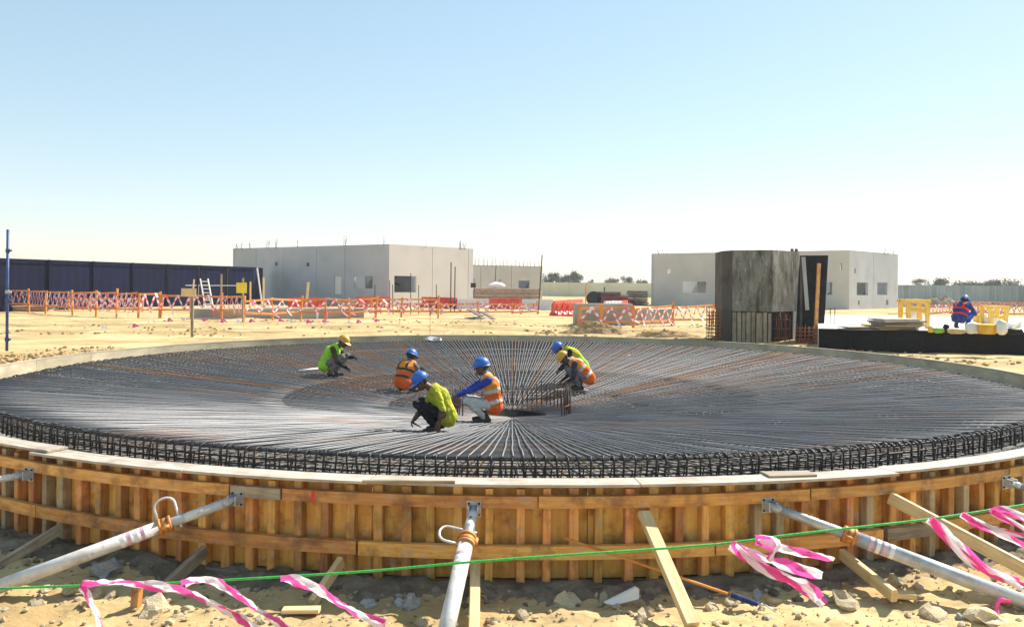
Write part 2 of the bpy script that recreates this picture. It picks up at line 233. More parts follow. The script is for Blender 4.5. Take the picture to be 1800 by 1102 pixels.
# ------------------------------------------------------------------ mesh helpers
class MB:
    def __init__(s): s.v = []; s.f = []; s.m = []; s.uv = None
    def face(s, idx, m=0): s.f.append(tuple(idx)); s.m.append(m)
    def quad(s, a, b, c, d, m=0):
        i = len(s.v); s.v += [tuple(a), tuple(b), tuple(c), tuple(d)]; s.face((i, i + 1, i + 2, i + 3), m)
    def box(s, lo, hi, m=0, M=None):
        i = len(s.v); x0, y0, z0 = lo; x1, y1, z1 = hi
        P = [(x0, y0, z0), (x1, y0, z0), (x1, y1, z0), (x0, y1, z0), (x0, y0, z1), (x1, y0, z1), (x1, y1, z1), (x0, y1, z1)]
        if M is not None: P = [tuple(M @ Vector(p)) for p in P]
        s.v += P
        for q in ((0, 3, 2, 1), (4, 5, 6, 7), (0, 1, 5, 4), (1, 2, 6, 5), (2, 3, 7, 6), (3, 0, 4, 7)): s.face([i + k for k in q], m)
    def beam(s, p0, p1, w_, h_, ch=0.006, m=0, up=(0, 0, 1)):
        """chamfered timber / bar from p0 to p1"""
        p0, p1 = Vector(p0), Vector(p1); x = (p1 - p0).normalized(); u = Vector(up)
        if abs(x.dot(u)) > 0.98: u = Vector((0, 1, 0))
        y = u.cross(x).normalized(); z = x.cross(y)
        a, b = w_ / 2, h_ / 2; c = min(ch, a * 0.5, b * 0.5)
        prof = [(-a + c, -b), (a - c, -b), (a, -b + c), (a, b - c), (a - c, b), (-a + c, b), (-a, b - c), (-a, -b + c)]
        i = len(s.v)
        for p in (p0, p1):
            for (q, r) in prof: s.v.append(tuple(p + y * q + z * r))
        for k in range(8): s.face((i + k, i + (k + 1) % 8, i + 8 + (k + 1) % 8, i + 8 + k), m)
        s.face([i + 7 - k for k in range(8)], m); s.face([i + 8 + k for k in range(8)], m)
    def tube(s, pts, r, n=6, m=0, cap=True, closed=False):
        pts = [Vector(p) for p in pts]; N = len(pts)
        rr = r if isinstance(r, (list, tuple)) else [r] * N
        base = len(s.v); nrm = None
        for k in range(N):
            if closed: t = (pts[(k + 1) % N] - pts[k - 1])
            else: t = (pts[min(k + 1, N - 1)] - pts[max(k - 1, 0)])
            t.normalize()
            if nrm is None:
                a = Vector((0, 0, 1)) if abs(t.z) < 0.9 else Vector((1, 0, 0)); nrm = a - t * a.dot(t)
            else: nrm = nrm - t * nrm.dot(t)
            nrm.normalize(); bn = t.cross(nrm)
            for j in range(n):
                an = 2 * math.pi * (j + 0.5) / n
                s.v.append(tuple(pts[k] + (nrm * math.cos(an) + bn * math.sin(an)) * rr[k]))
        for k in range(N if closed else N - 1):
            k2 = (k + 1) % N
            for j in range(n):
                j2 = (j + 1) % n
                s.face((base + k * n + j, base + k * n + j2, base + k2 * n + j2, base + k2 * n + j), m)
        if cap and not closed:
            s.face([base + n - 1 - j for j in range(n)], m); s.face([base + (N - 1) * n + j for j in range(n)], m)
    def capsule(s, p0, p1, r0, r1, n=12, m=0):
        p0, p1 = Vector(p0), Vector(p1); d = p1 - p0; L = d.length
        if L < 1e-5: d = Vector((0, 0, 1)); L = 1e-5
        d = d / L; pts = []; rr = []
        for k in range(5):
            a = math.pi / 2 * (k + 0.15) / 5; pts.append(p0 - d * r0 * math.cos(a)); rr.append(r0 * math.sin(a))
        pts.append(p0); rr.append(r0); pts.append(p1); rr.append(r1)
        for k in range(4, -1, -1):
            a = math.pi / 2 * (k + 0.15) / 5; pts.append(p1 + d * r1 * math.cos(a)); rr.append(r1 * math.sin(a))
        s.tube(pts, rr, n, m)
    def build(s, name, mats, parent=None, loc=(0, 0, 0), rotz=0.0, smooth=False, kind=None):
        me = bpy.data.meshes.new(name); me.from_pydata(s.v, [], s.f)
        if not isinstance(mats, (list, tuple)): mats = [mats]
        for q in mats: me.materials.append(MATS[q])
        if len(mats) > 1: me.polygons.foreach_set('material_index', s.m)
        if smooth: me.polygons.foreach_set('use_smooth', [True] * len(s.f))
        if s.uv:
            ul = me.uv_layers.new(name='UVMap'); ul.data.foreach_set('uv', [c for f in s.f for i in f for c in s.uv[i]])
        me.update()
        return link(name, me, parent, loc, rotz, kind)
def link(name, me, parent=None, loc=(0, 0, 0), rotz=0.0, kind=None):
    o = bpy.data.objects.new(name, me); COL.objects.link(o); o.location = loc; o.rotation_euler = (0, 0, rotz)
    if parent: o.parent = parent
    if kind: o['kind'] = kind
    return o
def tag(o, label, cat, group=None):
    o['label'] = label; o['category'] = cat
    if group: o['group'] = group
    return o
def thing(name, label, cat, loc=(0, 0, 0), group=None):
    return tag(link(name, None, None, loc), label, cat, group)
def struct(o): o['kind'] = 'structure'; return o
def beam_obj(name, p0, p1, w_, h_, mat, parent=None, base=(0, 0, 0), up=(0, 0, 1), ch=0.006):
    """a timber as its own object, with its length along local X so the grain follows it; base = parent's location"""
    p0, p1 = Vector(p0), Vector(p1); x = (p1 - p0); L = x.length; x.normalize(); u = Vector(up)
    if abs(x.dot(u)) > 0.98: u = Vector((0, 1, 0))
    y = u.cross(x).normalized(); z = x.cross(y)
    mb = MB(); mb.beam((0, 0, 0), (L, 0, 0), w_, h_, ch)
    o = mb.build(name, mat, parent)
    o.matrix_basis = Matrix.Translation(p0 - Vector(base)) @ Matrix((x, y, z)).transposed().to_4x4()
    return o
def fnoise(x, y, z=0.0, o=4): return noise.fractal((x, y, z), 0.9, 2.1, o)

# ------------------------------------------------------------------ geometry of the tank base
CX, CY = 0.02, 15.8
RM = 8.80                                                # reach of the reinforcement mat
RPLY, RSTUD, RWAL = 9.27, 9.29, 9.385
def edge_z(phi): return 0.085 - 0.20 * sstep(8.6, 15.0, CY - RM * math.cos(phi))
def mat_z(r, phi):
    q = r / RM; return -1.0 * (1 - q) + edge_z(phi) * q ** 1.5
def mat_hit(x, y):
    d = ray(x, y); t = 6.0; prev = None
    while t < 27:
        p = Vector((0, 0, CAMZ)) + d * t
        r = math.hypot(p.x - CX, p.y - CY); ph = math.atan2(p.x - CX, -(p.y - CY))
        if r < RM and p.z < mat_z(r, ph): return Vector((p.x, p.y, mat_z(r, ph)))
        t += 0.01
    return at_z(x, y, 0)
def pol(r, phi, z=0.0): return Vector((CX + r * math.sin(phi), CY - r * math.cos(phi), z))

# ------------------------------------------------------------------ ground
def ground_z(x, y, fine=True):
    d = math.hypot(x - CX, y - CY)
    nb = sstep(13.5, 8.0, y)
    z = -0.12 * (1 - nb) - 0.80 * nb
    if y < 5.7: z += 0.10 * (5.7 - max(y, -3))
    # heaped sand shoulder against the rim on the left, spoil by the right footing
    if d > 9.4 and y < 60:
        z += 0.10 * math.exp(-((x + 11) / 2.6) ** 2 - ((y - 17) / 3.0) ** 2)
        z += 0.14 * math.exp(-((x - 12.6) / 1.6) ** 2 - ((y - 17.6) / 1.7) ** 2)
        n1 = fnoise(x * 0.45, y * 0.45, 3.1); n2 = fnoise(x * 2.1, y * 2.1, 8.2)
        near = sstep(12, 7, y)
        z += 0.030 * n1 * (1 + 1.3 * sstep(22, 28, y)) + 0.016 * n2 * (1 + 1.3 * near)
        if fine and y < 9: z += 0.026 * fnoise(x * 6.5, y * 6.5, 1.2) + 0.020 * abs(fnoise(x * 9, y * 9, 4.2, 3)) + 0.012 * fnoise(x * 19, y * 19, 5.0, 3)
    if 25 < y < 36 and d > 9.4:
        for (y0, sl, ph) in ((27.3, 0.018, 0.0), (29.6, -0.03, 1.4), (31.6, 0.03, 2.2)):
            for o_ in (0, 1.75):
                q = abs(y - (y0 + o_ + sl * x + 0.25 * math.sin(0.21 * x + ph))); z += -0.055 * math.exp(-(q / 0.15) ** 2) + 0.035 * math.exp(-((q - 0.3) / 0.1) ** 2)
    if y >= 60: z += 0.05 * fnoise(x * 0.1, y * 0.1, 2)
    lim = 9.22 if y < 7.6 else 9.45
    if d < lim: z = z * sstep(lim - 0.35, lim, d) - 3.7 * (1 - sstep(lim - 0.35, lim, d)) if lim < 9.3 else -3.7
    return z
def axis(fine_lo, fine_hi, st, mid_lo, mid_hi, mst, far_lo, far_hi):
    a = [fine_lo]
    while a[-1] < fine_hi: a.append(a[-1] + st)
    while a[-1] < mid_hi: a.append(a[-1] + mst)
    s = mst
    while a[-1] < far_hi: s *= 1.35; a.append(a[-1] + s)
    b = [fine_lo]
    while b[-1] > mid_lo: b.append(b[-1] - mst)
    s = mst
    while b[-1] > far_lo: s *= 1.35; b.append(b[-1] - s)
    return sorted(set(a + b[1:]))
xs = axis(-5.4, 5.4, 0.055, -20, 20, 0.3, -6000, 6000)
ys = axis(4.2, 7.6, 0.055, 0, 42, 0.3, -300, 9000)
ys = sorted(set(ys) | {25.4 + 0.1 * k for k in range(95)})
gv = [(x, y, ground_z(x, y)) for y in ys for x in xs]; nx = len(xs)
gf = [(j * nx + i, j * nx + i + 1, (j + 1) * nx + i + 1, (j + 1) * nx + i) for j in range(len(ys) - 1) for i in range(nx - 1)]
gme = bpy.data.meshes.new('ground'); gme.from_pydata(gv, [], gf); gme.materials.append(MATS['sand'])
gme.polygons.foreach_set('use_smooth', [True] * len(gf)); struct(link('ground', gme))

# concrete blinding cone with the central sump pit
mb = MB(); NS = 144
prof = [(0.79, -1.35), (0.79, -1.2)]
rows = []
for k, (r, z) in enumerate(prof):
    rows.append([(r * math.sin(2 * math.pi * i / NS), -r * math.cos(2 * math.pi * i / NS), z) for i in range(NS)])
for r in [1.0, 2, 3, 4, 5, 6, 7, 8, 8.7, 9.25]:
    rows.append([(r * math.sin(2 * math.pi * i / NS), -r * math.cos(2 * math.pi * i / NS), mat_z(min(r, RM), 2 * math.pi * i / NS) - 0.27) for i in range(NS)])
for row in rows: mb.v += row
for k in range(len(rows) - 1):
    for i in range(NS):
        i2 = (i + 1) % NS; mb.face((k * NS + i, k * NS + i2, (k + 1) * NS + i2, (k + 1) * NS + i))
struct(mb.build('concrete_blinding', 'blinding', None, (CX, CY, 0), smooth=True))

mb = MB(); rows = []
for (r, z) in ((0.02, -3.4), (0.61, -3.4), (0.62, -0.965), (0.78, -0.96), (0.80, -1.3)): mb.v += [(r * math.sin(2 * math.pi * i / 48), -r * math.cos(2 * math.pi * i / 48), z) for i in range(48)]
for k in range(4):
    for i in range(48): mb.face((k * 48 + i, k * 48 + (i + 1) % 48, (k + 1) * 48 + (i + 1) % 48, (k + 1) * 48 + i))
struct(mb.build('sump_pit', 'pit_shade', None, (CX, CY, 0), smooth=True))

# ------------------------------------------------------------------ reinforcement mat
mat_root = thing('reinforcement_mat', 'round dished mat of steel reinforcing bars filling the circular formwork', 'rebar mat', (CX, CY, 0))
NB = 576
def radial_path(i, lower=False):
    phi = 2 * math.pi * i / NB
    if phi > math.pi: phi -= 2 * math.pi
    k = i % 4; rg = random.Random(i)
    r0 = (0.10 if abs(phi) < 1.35 else 0.66) if k == 0 else (2.35 if k == 2 else (3.55 + rg.uniform(-.03, .03) if abs(phi) < 0.9 else 4.25))
    r1 = RM + rg.uniform(-0.035, 0.02); pts = []
    jz = rg.uniform(-0.006, 0.006); jl = rg.uniform(-0.012, 0.012)
    nseg = 9
    for j in range(nseg + 1):
        r = r0 + (r1 - 0.05 - r0) * j / nseg
        a = phi + (jl + 0.006 * math.sin(3.1 * r + i)) * (r / RM) / max(r, 0.5)
        pts.append(Vector((r * math.sin(a), -r * math.cos(a), mat_z(r, phi) + jz + 0.004 * math.sin(2.3 * r + 1.7 * i))))
    return pts
def hook_path(i):
    phi = 2 * math.pi * i / NB
    if phi > math.pi: phi -= 2 * math.pi
    rg = random.Random(7000 + i); r1 = RM + rg.uniform(-0.035, 0.02); a = phi + rg.uniform(-0.012, 0.012) / r1; e = mat_z(r1 - 0.05, phi) + rg.uniform(-0.008, 0.012); hook = 0.20 + rg.uniform(-0.015, 0.02); lean = rg.uniform(-0.02, 0.02) / r1
    P = lambda r, z, a_=a: Vector((r * math.sin(a_), -r * math.cos(a_), z))
    return [P(r1 - 0.085 - rg.uniform(0, 0.03), mat_z(r1 - 0.09, phi) + 0.002), P(r1 - 0.05, e)] + [P(r1 - 0.05 + dr, e + dz) for dr, dz in ((0.025, -0.006), (0.043, -0.022), (0.05, -0.05))] + [P(r1, e - hook, a + lean)]
order = sorted(range(NB), key=lambda i: min(i, NB - i))
for i in order[:300]:
    mb = MB(); mb.tube(radial_path(i), 0.0088, 6 if min(i, NB - i) < 80 else 4)
    mb.build('radial_bar', 'rebar', mat_root, smooth=True)
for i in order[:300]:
    mb = MB(); mb.tube(hook_path(i), 0.0092, 6 if min(i, NB - i) < 80 else 4); mb.build('edge_hook', 'shaded_steel', mat_root, smooth=True)
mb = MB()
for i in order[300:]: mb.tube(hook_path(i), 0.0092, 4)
mb.build('edge_hook_field', 'shaded_steel', mat_root, smooth=True, kind='stuff')
mb = MB()
for i in order[300:]: mb.tube(radial_path(i), 0.0088, 4)
mb.build('radial_bar_field', 'rebar', mat_root, smooth=True, kind='stuff')
r = 1.25; k = 0
while r < RM - 0.02:
    pts = []; n = 96 if r < 4 else 168
    rg = random.Random(k)
    for j in range(n):
        ph = 2 * math.pi * j / n; rr = r + 0.006 * math.sin(5 * ph + k)
        pts.append((rr * math.sin(ph), -rr * math.cos(ph), mat_z(rr, ph if ph < math.pi else ph - 2 * math.pi) + (-0.0165) + 0.003 * math.sin(11 * ph + k)))
    mb = MB(); mb.tube(pts, 0.009, 5, closed=True); mb.build('ring_bar', 'ring', mat_root, smooth=True)
    r += 0.115 + rg.uniform(-0.012, 0.012); k += 1
# rings tied inside the hooks of the edge, and the lower layer
for dz, dr in ((-0.035, -0.062), (-0.095, -0.02), (-0.155, -0.022)):
    mb = MB(); mb.tube([((RM + dr) * math.sin(2 * math.pi * j / 240), -(RM + dr) * math.cos(2 * math.pi * j / 240), edge_z((2 * math.pi * j / 240 + math.pi) % (2 * math.pi) - math.pi) + dz) for j in range(240)], 0.009, 6, closed=True)
    mb.build('edge_ring_bar', 'shaded_steel', mat_root, smooth=True)
mb = MB()
for i in range(0, 360):
    phi = 2 * math.pi * (i + 0.37) / 360; ph = phi if phi < math.pi else phi - 2 * math.pi
    r0 = 1.1 if i % 3 == 0 else 4.0
    mb.tube([(r * math.sin(phi), -r * math.cos(phi), mat_z(r, ph) - 0.205) for r in np.linspace(r0, RM - 0.05, 7)], 0.008, 4)
for r in np.arange(1.2, RM, 0.3):
    mb.tube([(r * math.sin(2 * math.pi * j / 120), -r * math.cos(2 * math.pi * j / 120), mat_z(r, (2 * math.pi * j / 120 + math.pi) % (2 * math.pi) - math.pi) - 0.222) for j in range(120)], 0.008, 4, closed=True)
mb.build('lower_bar_layer', 'ring', mat_root, smooth=True, kind='stuff')
mb = MB()
for i in range(-120, 121):                                # short spacer pins and tie-wire tails between the hooks
    rg = random.Random(1000 + i); phi = (i + rg.uniform(-.3, .3)) * 0.0098; r = RM - rg.uniform(0.03, 0.2)
    z0 = edge_z(phi) - 0.22
    mb.tube([(r * math.sin(phi), -r * math.cos(phi), z0), (r * math.sin(phi + .002), -r * math.cos(phi + .002), z0 + rg.uniform(0.08, 0.14))], 0.007, 5)
mb.build('spacer_pins', 'shaded_steel', mat_root, smooth=True, kind='stuff')

# starter bars round the sump pit
sb = thing('starter_bar_ring', 'ring of short upright starter bars standing around the dark central pit', 'starter bars', (CX, CY, -1.2))
for i in range(66):
    a = 2 * math.pi * i / 66
    if abs((a + math.pi) % (2 * math.pi) - math.pi) < 0.95: continue
    rg = random.Random(50 + i); h = rg.uniform(0.62, 0.80) * (1.08 if math.sin(a) > 0.5 else 1); r = 1.12
    mb = MB(); mb.tube([(r * math.sin(a), -r * math.cos(a), 0), (r * math.sin(a) + rg.uniform(-.02, .02), -r * math.cos(a) + rg.uniform(-.02, .02), h)], 0.0135, 6)
    mb.build('upright_bar', 'dark_rod', sb, smooth=True)
for z in (0.30, 0.50):
    mb = MB(); mb.tube([(1.12 * math.sin(a), -1.12 * math.cos(a), z) for a in np.linspace(1.0, 2 * math.pi - 1.0, 40)], 0.008, 5); mb.build('tie_ring', 'rust', sb, smooth=True)

# ------------------------------------------------------------------ circular formwork
fw = thing('circular_formwork', 'curved timber formwork of orange plywood and studs around the steel mat', 'formwork', (CX, CY, 0))
def arc_piece(name, p0, p1, r0, r1, z0, z1, mat, n=10, dz=0.0, parent=fw, dr=0.0):
    """curved board; local X runs along the arc; dz lifts one end, dr swings one end outwards"""
    pm_ = (p0 + p1) / 2; rm = (r0 + r1) / 2; mb = MB()
    for i in range(n + 1):
        t = i / n; a = p0 + (p1 - p0) * t - pm_
        for (r, z) in ((r0, z0), (r1, z0), (r1, z1), (r0, z1)):
            r += dr * t; mb.v.append((r * math.sin(a), -(r * math.cos(a) - rm), z + dz * t))
    for i in range(n):
        for k in range(4): mb.face((i * 4 + k, (i + 1) * 4 + k, (i + 1) * 4 + (k + 1) % 4, i * 4 + (k + 1) % 4))
    mb.face((0, 1, 2, 3)); mb.face((n * 4 + 3, n * 4 + 2, n * 4 + 1, n * 4))
    return mb.build(name, mat, parent, (rm * math.sin(pm_), -rm * math.cos(pm_), 0), pm_)
ZB = -0.775
for i in range(34):                                        # plywood sheets; 5 mm joints
    a0 = -0.1207 + i * 2 * math.pi / 34; near = math.cos(a0 + 0.09) > 0.6
    arc_piece('plywood_panel', a0 + 0.0003, a0 + 2 * math.pi / 34 - 0.0003, RPLY, RSTUD - 0.002, ZB + 0.01 if near else -0.72, -0.012, 'ply' if near else 'ply_inner', 8)
st = 0.2165 / RSTUD; rg = random.Random(3)
smeshes = []
for q in range(4):
    wq = (0.062, 0.070, 0.076, 0.066)[q]; mb = MB(); mb.beam((0, 0, ZB), (0, 0, -0.03), 0.09, wq, 0.005, up=(1, 0, 0)); smeshes.append(mb)
k = 0; a = -0.80
while a < 0.80:
    q = rg.randrange(4)
    if k < 8: pass
    o = smeshes[q].build('stud', 'stud_grey' if rg.random() < 0.24 else 'stud_wood', fw, ((RSTUD + 0.045) * math.sin(a), -(RSTUD + 0.045) * math.cos(a), rg.uniform(-0.012, 0.004)), a + rg.uniform(-.03, .03))
    o.rotation_euler.y = rg.uniform(-0.008, 0.008)
    a += st * rg.uniform(0.86, 1.14); k += 1
for (a0, a1, z, mt, dzz) in ((-0.80, -0.585, -0.175, 'timber', 0.0), (-0.583, -0.245, -0.176, 'timber', 0.004), (-0.2435, -0.197, -0.178, 'timber_grey', 0), (-0.195, 0.02, -0.177, 'timber', 0.0), (0.0215, 0.258, -0.176, 'timber', 0.0), (0.2595, 0.50, -0.174, 'timber', -0.004), (0.502, 0.80, -0.176, 'timber', 0.0)):
    arc_piece('waler', a0, a1, RWAL, RWAL + 0.05, z, z + 0.092, mt, 12, dzz)
for (a0, a1, z, mt) in ((-0.80, -0.47, -0.572, 'timber'), (-0.4685, -0.13, -0.570, 'timber'), (-0.128, 0.17, -0.574, 'timber'), (0.1715, 0.335, -0.571, 'timber'), (0.34, 0.41, -0.572, 'timber_grey'), (0.4115, 0.80, -0.566, 'timber')):
    arc_piece('waler', a0, a1, RWAL, RWAL + 0.05, z, z + 0.105, mt, 12)
arc_piece('red_paint_mark', -0.1690, -0.1660, RWAL + 0.0505, RWAL + 0.0515, -0.172, -0.09, 'red_paint', 2)
# boards nailed flat on the rim
for (a0, a1, r0, r1, z0, dzz, dr) in ((-0.80, -0.575, 9.235, 9.46, -0.010, 0.0, 0), (-0.59, -0.455, 9.24, 9.44, 0.0125, 0.004, -0.02), (-0.475, -0.29, 9.23, 9.465, -0.010, 0.0, 0), (-0.289, -0.12, 9.235, 9.46, -0.010, 0, 0), (-0.119, 0.105, 9.225, 9.45, -0.010, 0.0, 0.01), (0.106, 0.345, 9.23, 9.455, -0.010, 0, 0.05), (0.346, 0.60, 9.24, 9.44, -0.010, 0, 0), (0.601, 0.80, 9.24, 9.45, -0.010, 0, 0)):
    arc_piece('rim_board', a0, a1, r0, r1, z0, z0 + 0.021, 'plank', 14, dzz, dr=dr)
for (a0, a1) in ((-0.80, -0.43), (-0.428, -0.1), (-0.098, 0.24), (0.242, 0.80)):
    arc_piece('sole_plate', a0, a1, RSTUD - 0.01, RSTUD + 0.16, ZB - 0.075, ZB - 0.002, 'sole', 12)
for i in range(13):                                         # capping strip of the far and side formwork
    a0 = 0.802 + i * (2 * math.pi - 1.604) / 13
    arc_piece('rim_strip', a0, a0 + (2 * math.pi - 1.604) / 13 - 0.0006, RPLY - 0.004, RPLY + 0.09, -0.010, 0.008, 'ply_inner' if i > 5 else 'timber_grey', 14)
# loose pieces lying on the rim boards
def loose(name, p, q, w_, h_, mat, label, cat, z=0.012):
    a = Vector((p[0], p[1], z + h_ / 2)); b = Vector((q[0], q[1], z + h_ / 2)); return tag(beam_obj(name, a, b, w_, h_, mat), label, cat)
a = at_z(637, 846, 0.02); b = at_z(800, 847, 0.02); loose('loose_batten', a, b, 0.035, 0.022, 'timber_grey', 'thin grey batten lying loose on the pale rim boards left of the middle', 'batten')
a = at_z(1345, 834, 0.02); b = at_z(1428, 832, 0.02); loose('board_offcut', a, b, 0.16, 0.018, 'timber_grey', 'short grey board offcut lying on the rim boards near the right prop', 'board')

# ------------------------------------------------------------------ push-pull props, rakers
def prop(label, top, foot, cut, r_in, r_out, mat, handle, look, handle_n=1):
    top, foot = Vector(top), Vector(foot); d = (foot - top).normalized(); L = (foot - top).length
    p = thing('adjustable_prop', label, 'prop', foot, 'steel props bracing the formwork')
    def B(mbx, name, mt, sm=True): return mbx.build(name, mt, p, -foot + top, smooth=sm)
    mb = MB(); mb.tube([d * 0.05, d * (L * cut)], r_in, 18); inner = B(mb, 'inner_tube', mat)
    mb = MB(); mb.tube([d * (L * cut - 0.02), d * L], r_out, 20); B(mb, 'outer_tube', mat)
    side = d.cross(Vector((0, 0, 1))).normalized(); upv = side.cross(d)
    mb = MB()
    for t in np.arange(0.14, L * cut - 0.05, 0.085):
        c = d * t + (side * look[0] + upv * look[1]).normalized() * r_in
        n = (side * look[0] + upv * look[1]).normalized()
        mb.tube([c - n * 0.004, c + n * 0.0015], 0.0085, 8)
    mb.build('pin_hole', 'hole', inner)
    mb = MB(); c0 = L * cut
    for k in range(9): mb.tube([d * (c0 - 0.05 - k * 0.011), d * (c0 - 0.056 - k * 0.011)], r_in * 1.06, 18)
    mb.build('thread', 'galv', inner)
    mb = MB(); t0 = c0 + 0.10 + 0.05 * handle_n
    for k in range(4): mb.tube([d * (t0 + k * 0.05), d * (t0 + k * 0.05 + 0.03)], r_out * 1.012, 20, k % 2)
    if handle is None or handle_n: B(mb, 'tape_wrap', ['pink_faded', 'tape_white'], False)
    mb = MB()
    for (t0, t1, rr) in ((-0.045, -0.02, r_out * 1.22), (-0.02, 0.03, r_out * 1.12), (0.03, 0.05, r_out * 1.24)): mb.tube([d * (c0 + t0), d * (c0 + t1)], rr, 20)
    for s_ in (-1, 1):
        q = d * c0 + side * s_ * r_out * 1.25; mb.tube([q - d * 0.03, q + d * 0.03], 0.016, 8)
    B(mb, 'collar_nut', 'collar')
    if handle:
        mb = MB(); hv = (side * handle[0] + upv * handle[1]).normalized(); pts = [d * (c0 + 0.045) + hv * (r_out * 0.9), d * (c0 + 0.045) + hv * (r_out + 0.09)]
        for t in np.linspace(0, 1, 9):
            an = math.pi * t; pts.append(d * (c0 - 0.03 + 0.075 * math.cos(an)) + hv * (r_out + 0.095 + 0.06 * math.sin(an)))
        pts += [d * (c0 - 0.105) + hv * (r_out + 0.02), d * (c0 - 0.105) - hv * r_in * 1.5]
        mb.tube(pts, 0.0095, 8); B(mb, 'pin_handle', 'galv_white')
    # head: swivel fork, plate bolted to the waler
    ph = math.atan2(top.x - CX, -(top.y - CY)); n = Vector((math.sin(ph), -math.cos(ph), 0)); t = Vector((math.cos(ph), math.sin(ph), 0))
    mb = MB(); M = Matrix((t, -n, Vector((0, 0, 1)))).transposed().to_4x4()
    mb.box((-0.055, -0.004, -0.06), (0.055, 0.004, 0.06), 0, M); plate = B(mb, 'head_plate', 'galv', False)
    mb = MB()
    for (q, z) in ((-0.04, 0.043), (0.04, 0.043), (-0.04, -0.043), (0.04, -0.043)): c = t * q + Vector((0, 0, z)); mb.tube([c, c + n * 0.014], 0.009, 6)
    mb.build('bolt', 'hole', plate)
    mb = MB()
    for s_ in (-1, 1): mb.box((s_ * 0.034 - 0.005, -0.085, -0.038), (s_ * 0.034 + 0.005, -0.003, 0.038), 0, M)
    mb.tube([t * -0.045 + n * 0.055, t * 0.045 + n * 0.055], 0.011, 8); mb.capsule(n * 0.035, n * 0.05 + d * 0.05, r_in * 0.72, r_in * 0.95, 12)
    B(mb, 'swivel_fork', 'galv', False)
    mb = MB(); f = foot - top; mb.box((-0.09, -0.07, -0.012), (0.09, 0.07, 0.004), 0, Matrix.Translation(f + Vector((0, 0, -r_out * 0.6)))); B(mb, 'foot_plate', 'galv', False)
    return p
def wal(x, y):                                             # point on the waler face under a photo pixel
    d = ray(x, y); t = 5.0
    while t < 12:
        p = Vector((0, 0, CAMZ)) + d * t
        if math.hypot(p.x - CX, p.y - CY) < RWAL + 0.055: return p
        t += 0.004
def prop_px(label, tx, ty, fx, fy, Yf, *a): return prop(label, wal(tx, ty), at_y(fx, fy, Yf), *a)
prop_px('whitish steel prop cut off at the left edge of the picture', 52, 833, -120, 862, 7.05, 0.62, 0.031, 0.042, 'galv_white', None, (0, 1))
prop_px('long white steel prop with looped pin handle, slanting down to lower left', 417, 876, -60, 1052, 5.95, 0.285, 0.038, 0.052, 'galv_white', (0.5, 1), (0.2, 1))
prop_px('white steel prop with looped handle in the middle, pointing at the viewer', 833, 894, 770, 1170, 5.08, 0.245, 0.041, 0.056, 'galv_white', (1, 0.25), (0, 1))
prop_px('long grey galvanised prop with pink tape wrapped, slanting down to lower right', 1350, 887, 1860, 1080, 5.92, 0.30, 0.038, 0.054, 'galv', None, (0, 1))
prop_px('short stretch of grey prop at the right edge of the picture', 1768, 847, 1960, 905, 7.0, 0.62, 0.031, 0.042, 'galv', None, (0, 1))

def raker(label, px0, px1, Y1, w_, h_, mat, zoff=0.0, Y0=None, name='raker_timber'):
    p0 = at_y(px0[0], px0[1], Y0) if Y0 else wal(*px0); p1 = at_y(px1[0], px1[1], Y1)
    p0.y -= 0.02
    return tag(beam_obj(name, p0, p1, w_, h_, mat), label, 'timber', 'timber rakers propping the formwork')
raker('dark grey raker timber at the far left, below the short white prop', (108, 928), (-10, 1000), 6.75, 0.045, 0.09, 'timber_grey')
raker('weathered raker timber behind the long white prop at left', (362, 966), (252, 1068), 6.02, 0.05, 0.10, 'timber_grey')
raker('short pale raker timber standing between left and middle props', (600, 985), (548, 1062), 5.98, 0.045, 0.09, 'timber_pale')
raker('pale raker timber just right of the middle prop, running to the bottom edge', (836, 985), (833, 1122), 5.35, 0.075, 0.045, 'timber_pale')
raker('broad pale raker timber alone in the middle right of the formwork', (1131, 900), (1217, 1098), 5.55, 0.10, 0.05, 'timber_pale')
raker('short yellowish raker timber under the grey right prop', (1478, 972), (1572, 1047), 6.0, 0.05, 0.09, 'timber_pale')
raker('long pale raker timber at the right, above the grey prop', (1562, 873), (1835, 1018), 6.1, 0.05, 0.10, 'timber_pale')
# pegs and pads at raker feet
def ground_at(x, y):
    d = ray(x, y); t = 3.0
    while t < 80:
        p = Vector((0, 0, CAMZ)) + d * t
        if p.z < ground_z(p.x, p.y): return Vector((p.x, p.y, ground_z(p.x, p.y)))
        t += 0.01
    return at_z(x, y, -0.12)
g = ground_at(237, 1068); tag(beam_obj('timber_peg', g + Vector((0, 0, -0.1)), g + Vector((0.02, 0, 0.16)), 0.05, 0.09, 'timber'), 'orange timber peg in the ground at the weathered left raker', 'peg')
g = ground_at(530, 1076); tag(beam_obj('timber_pad', g + Vector((-0.13, 0, 0.015)), g + Vector((0.13, 0.0, 0.02)), 0.09, 0.03, 'timber_pale'), 'pale flat timber pad under the short raker left of the middle', 'pad')
g = ground_at(1578, 1050); tag(beam_obj('timber_pad', g + Vector((-0.08, 0.02, 0.02)), g + Vector((0.12, -0.02, 0.025)), 0.09, 0.04, 'timber_pale'), 'pale timber pad at the foot of the short right raker', 'pad')

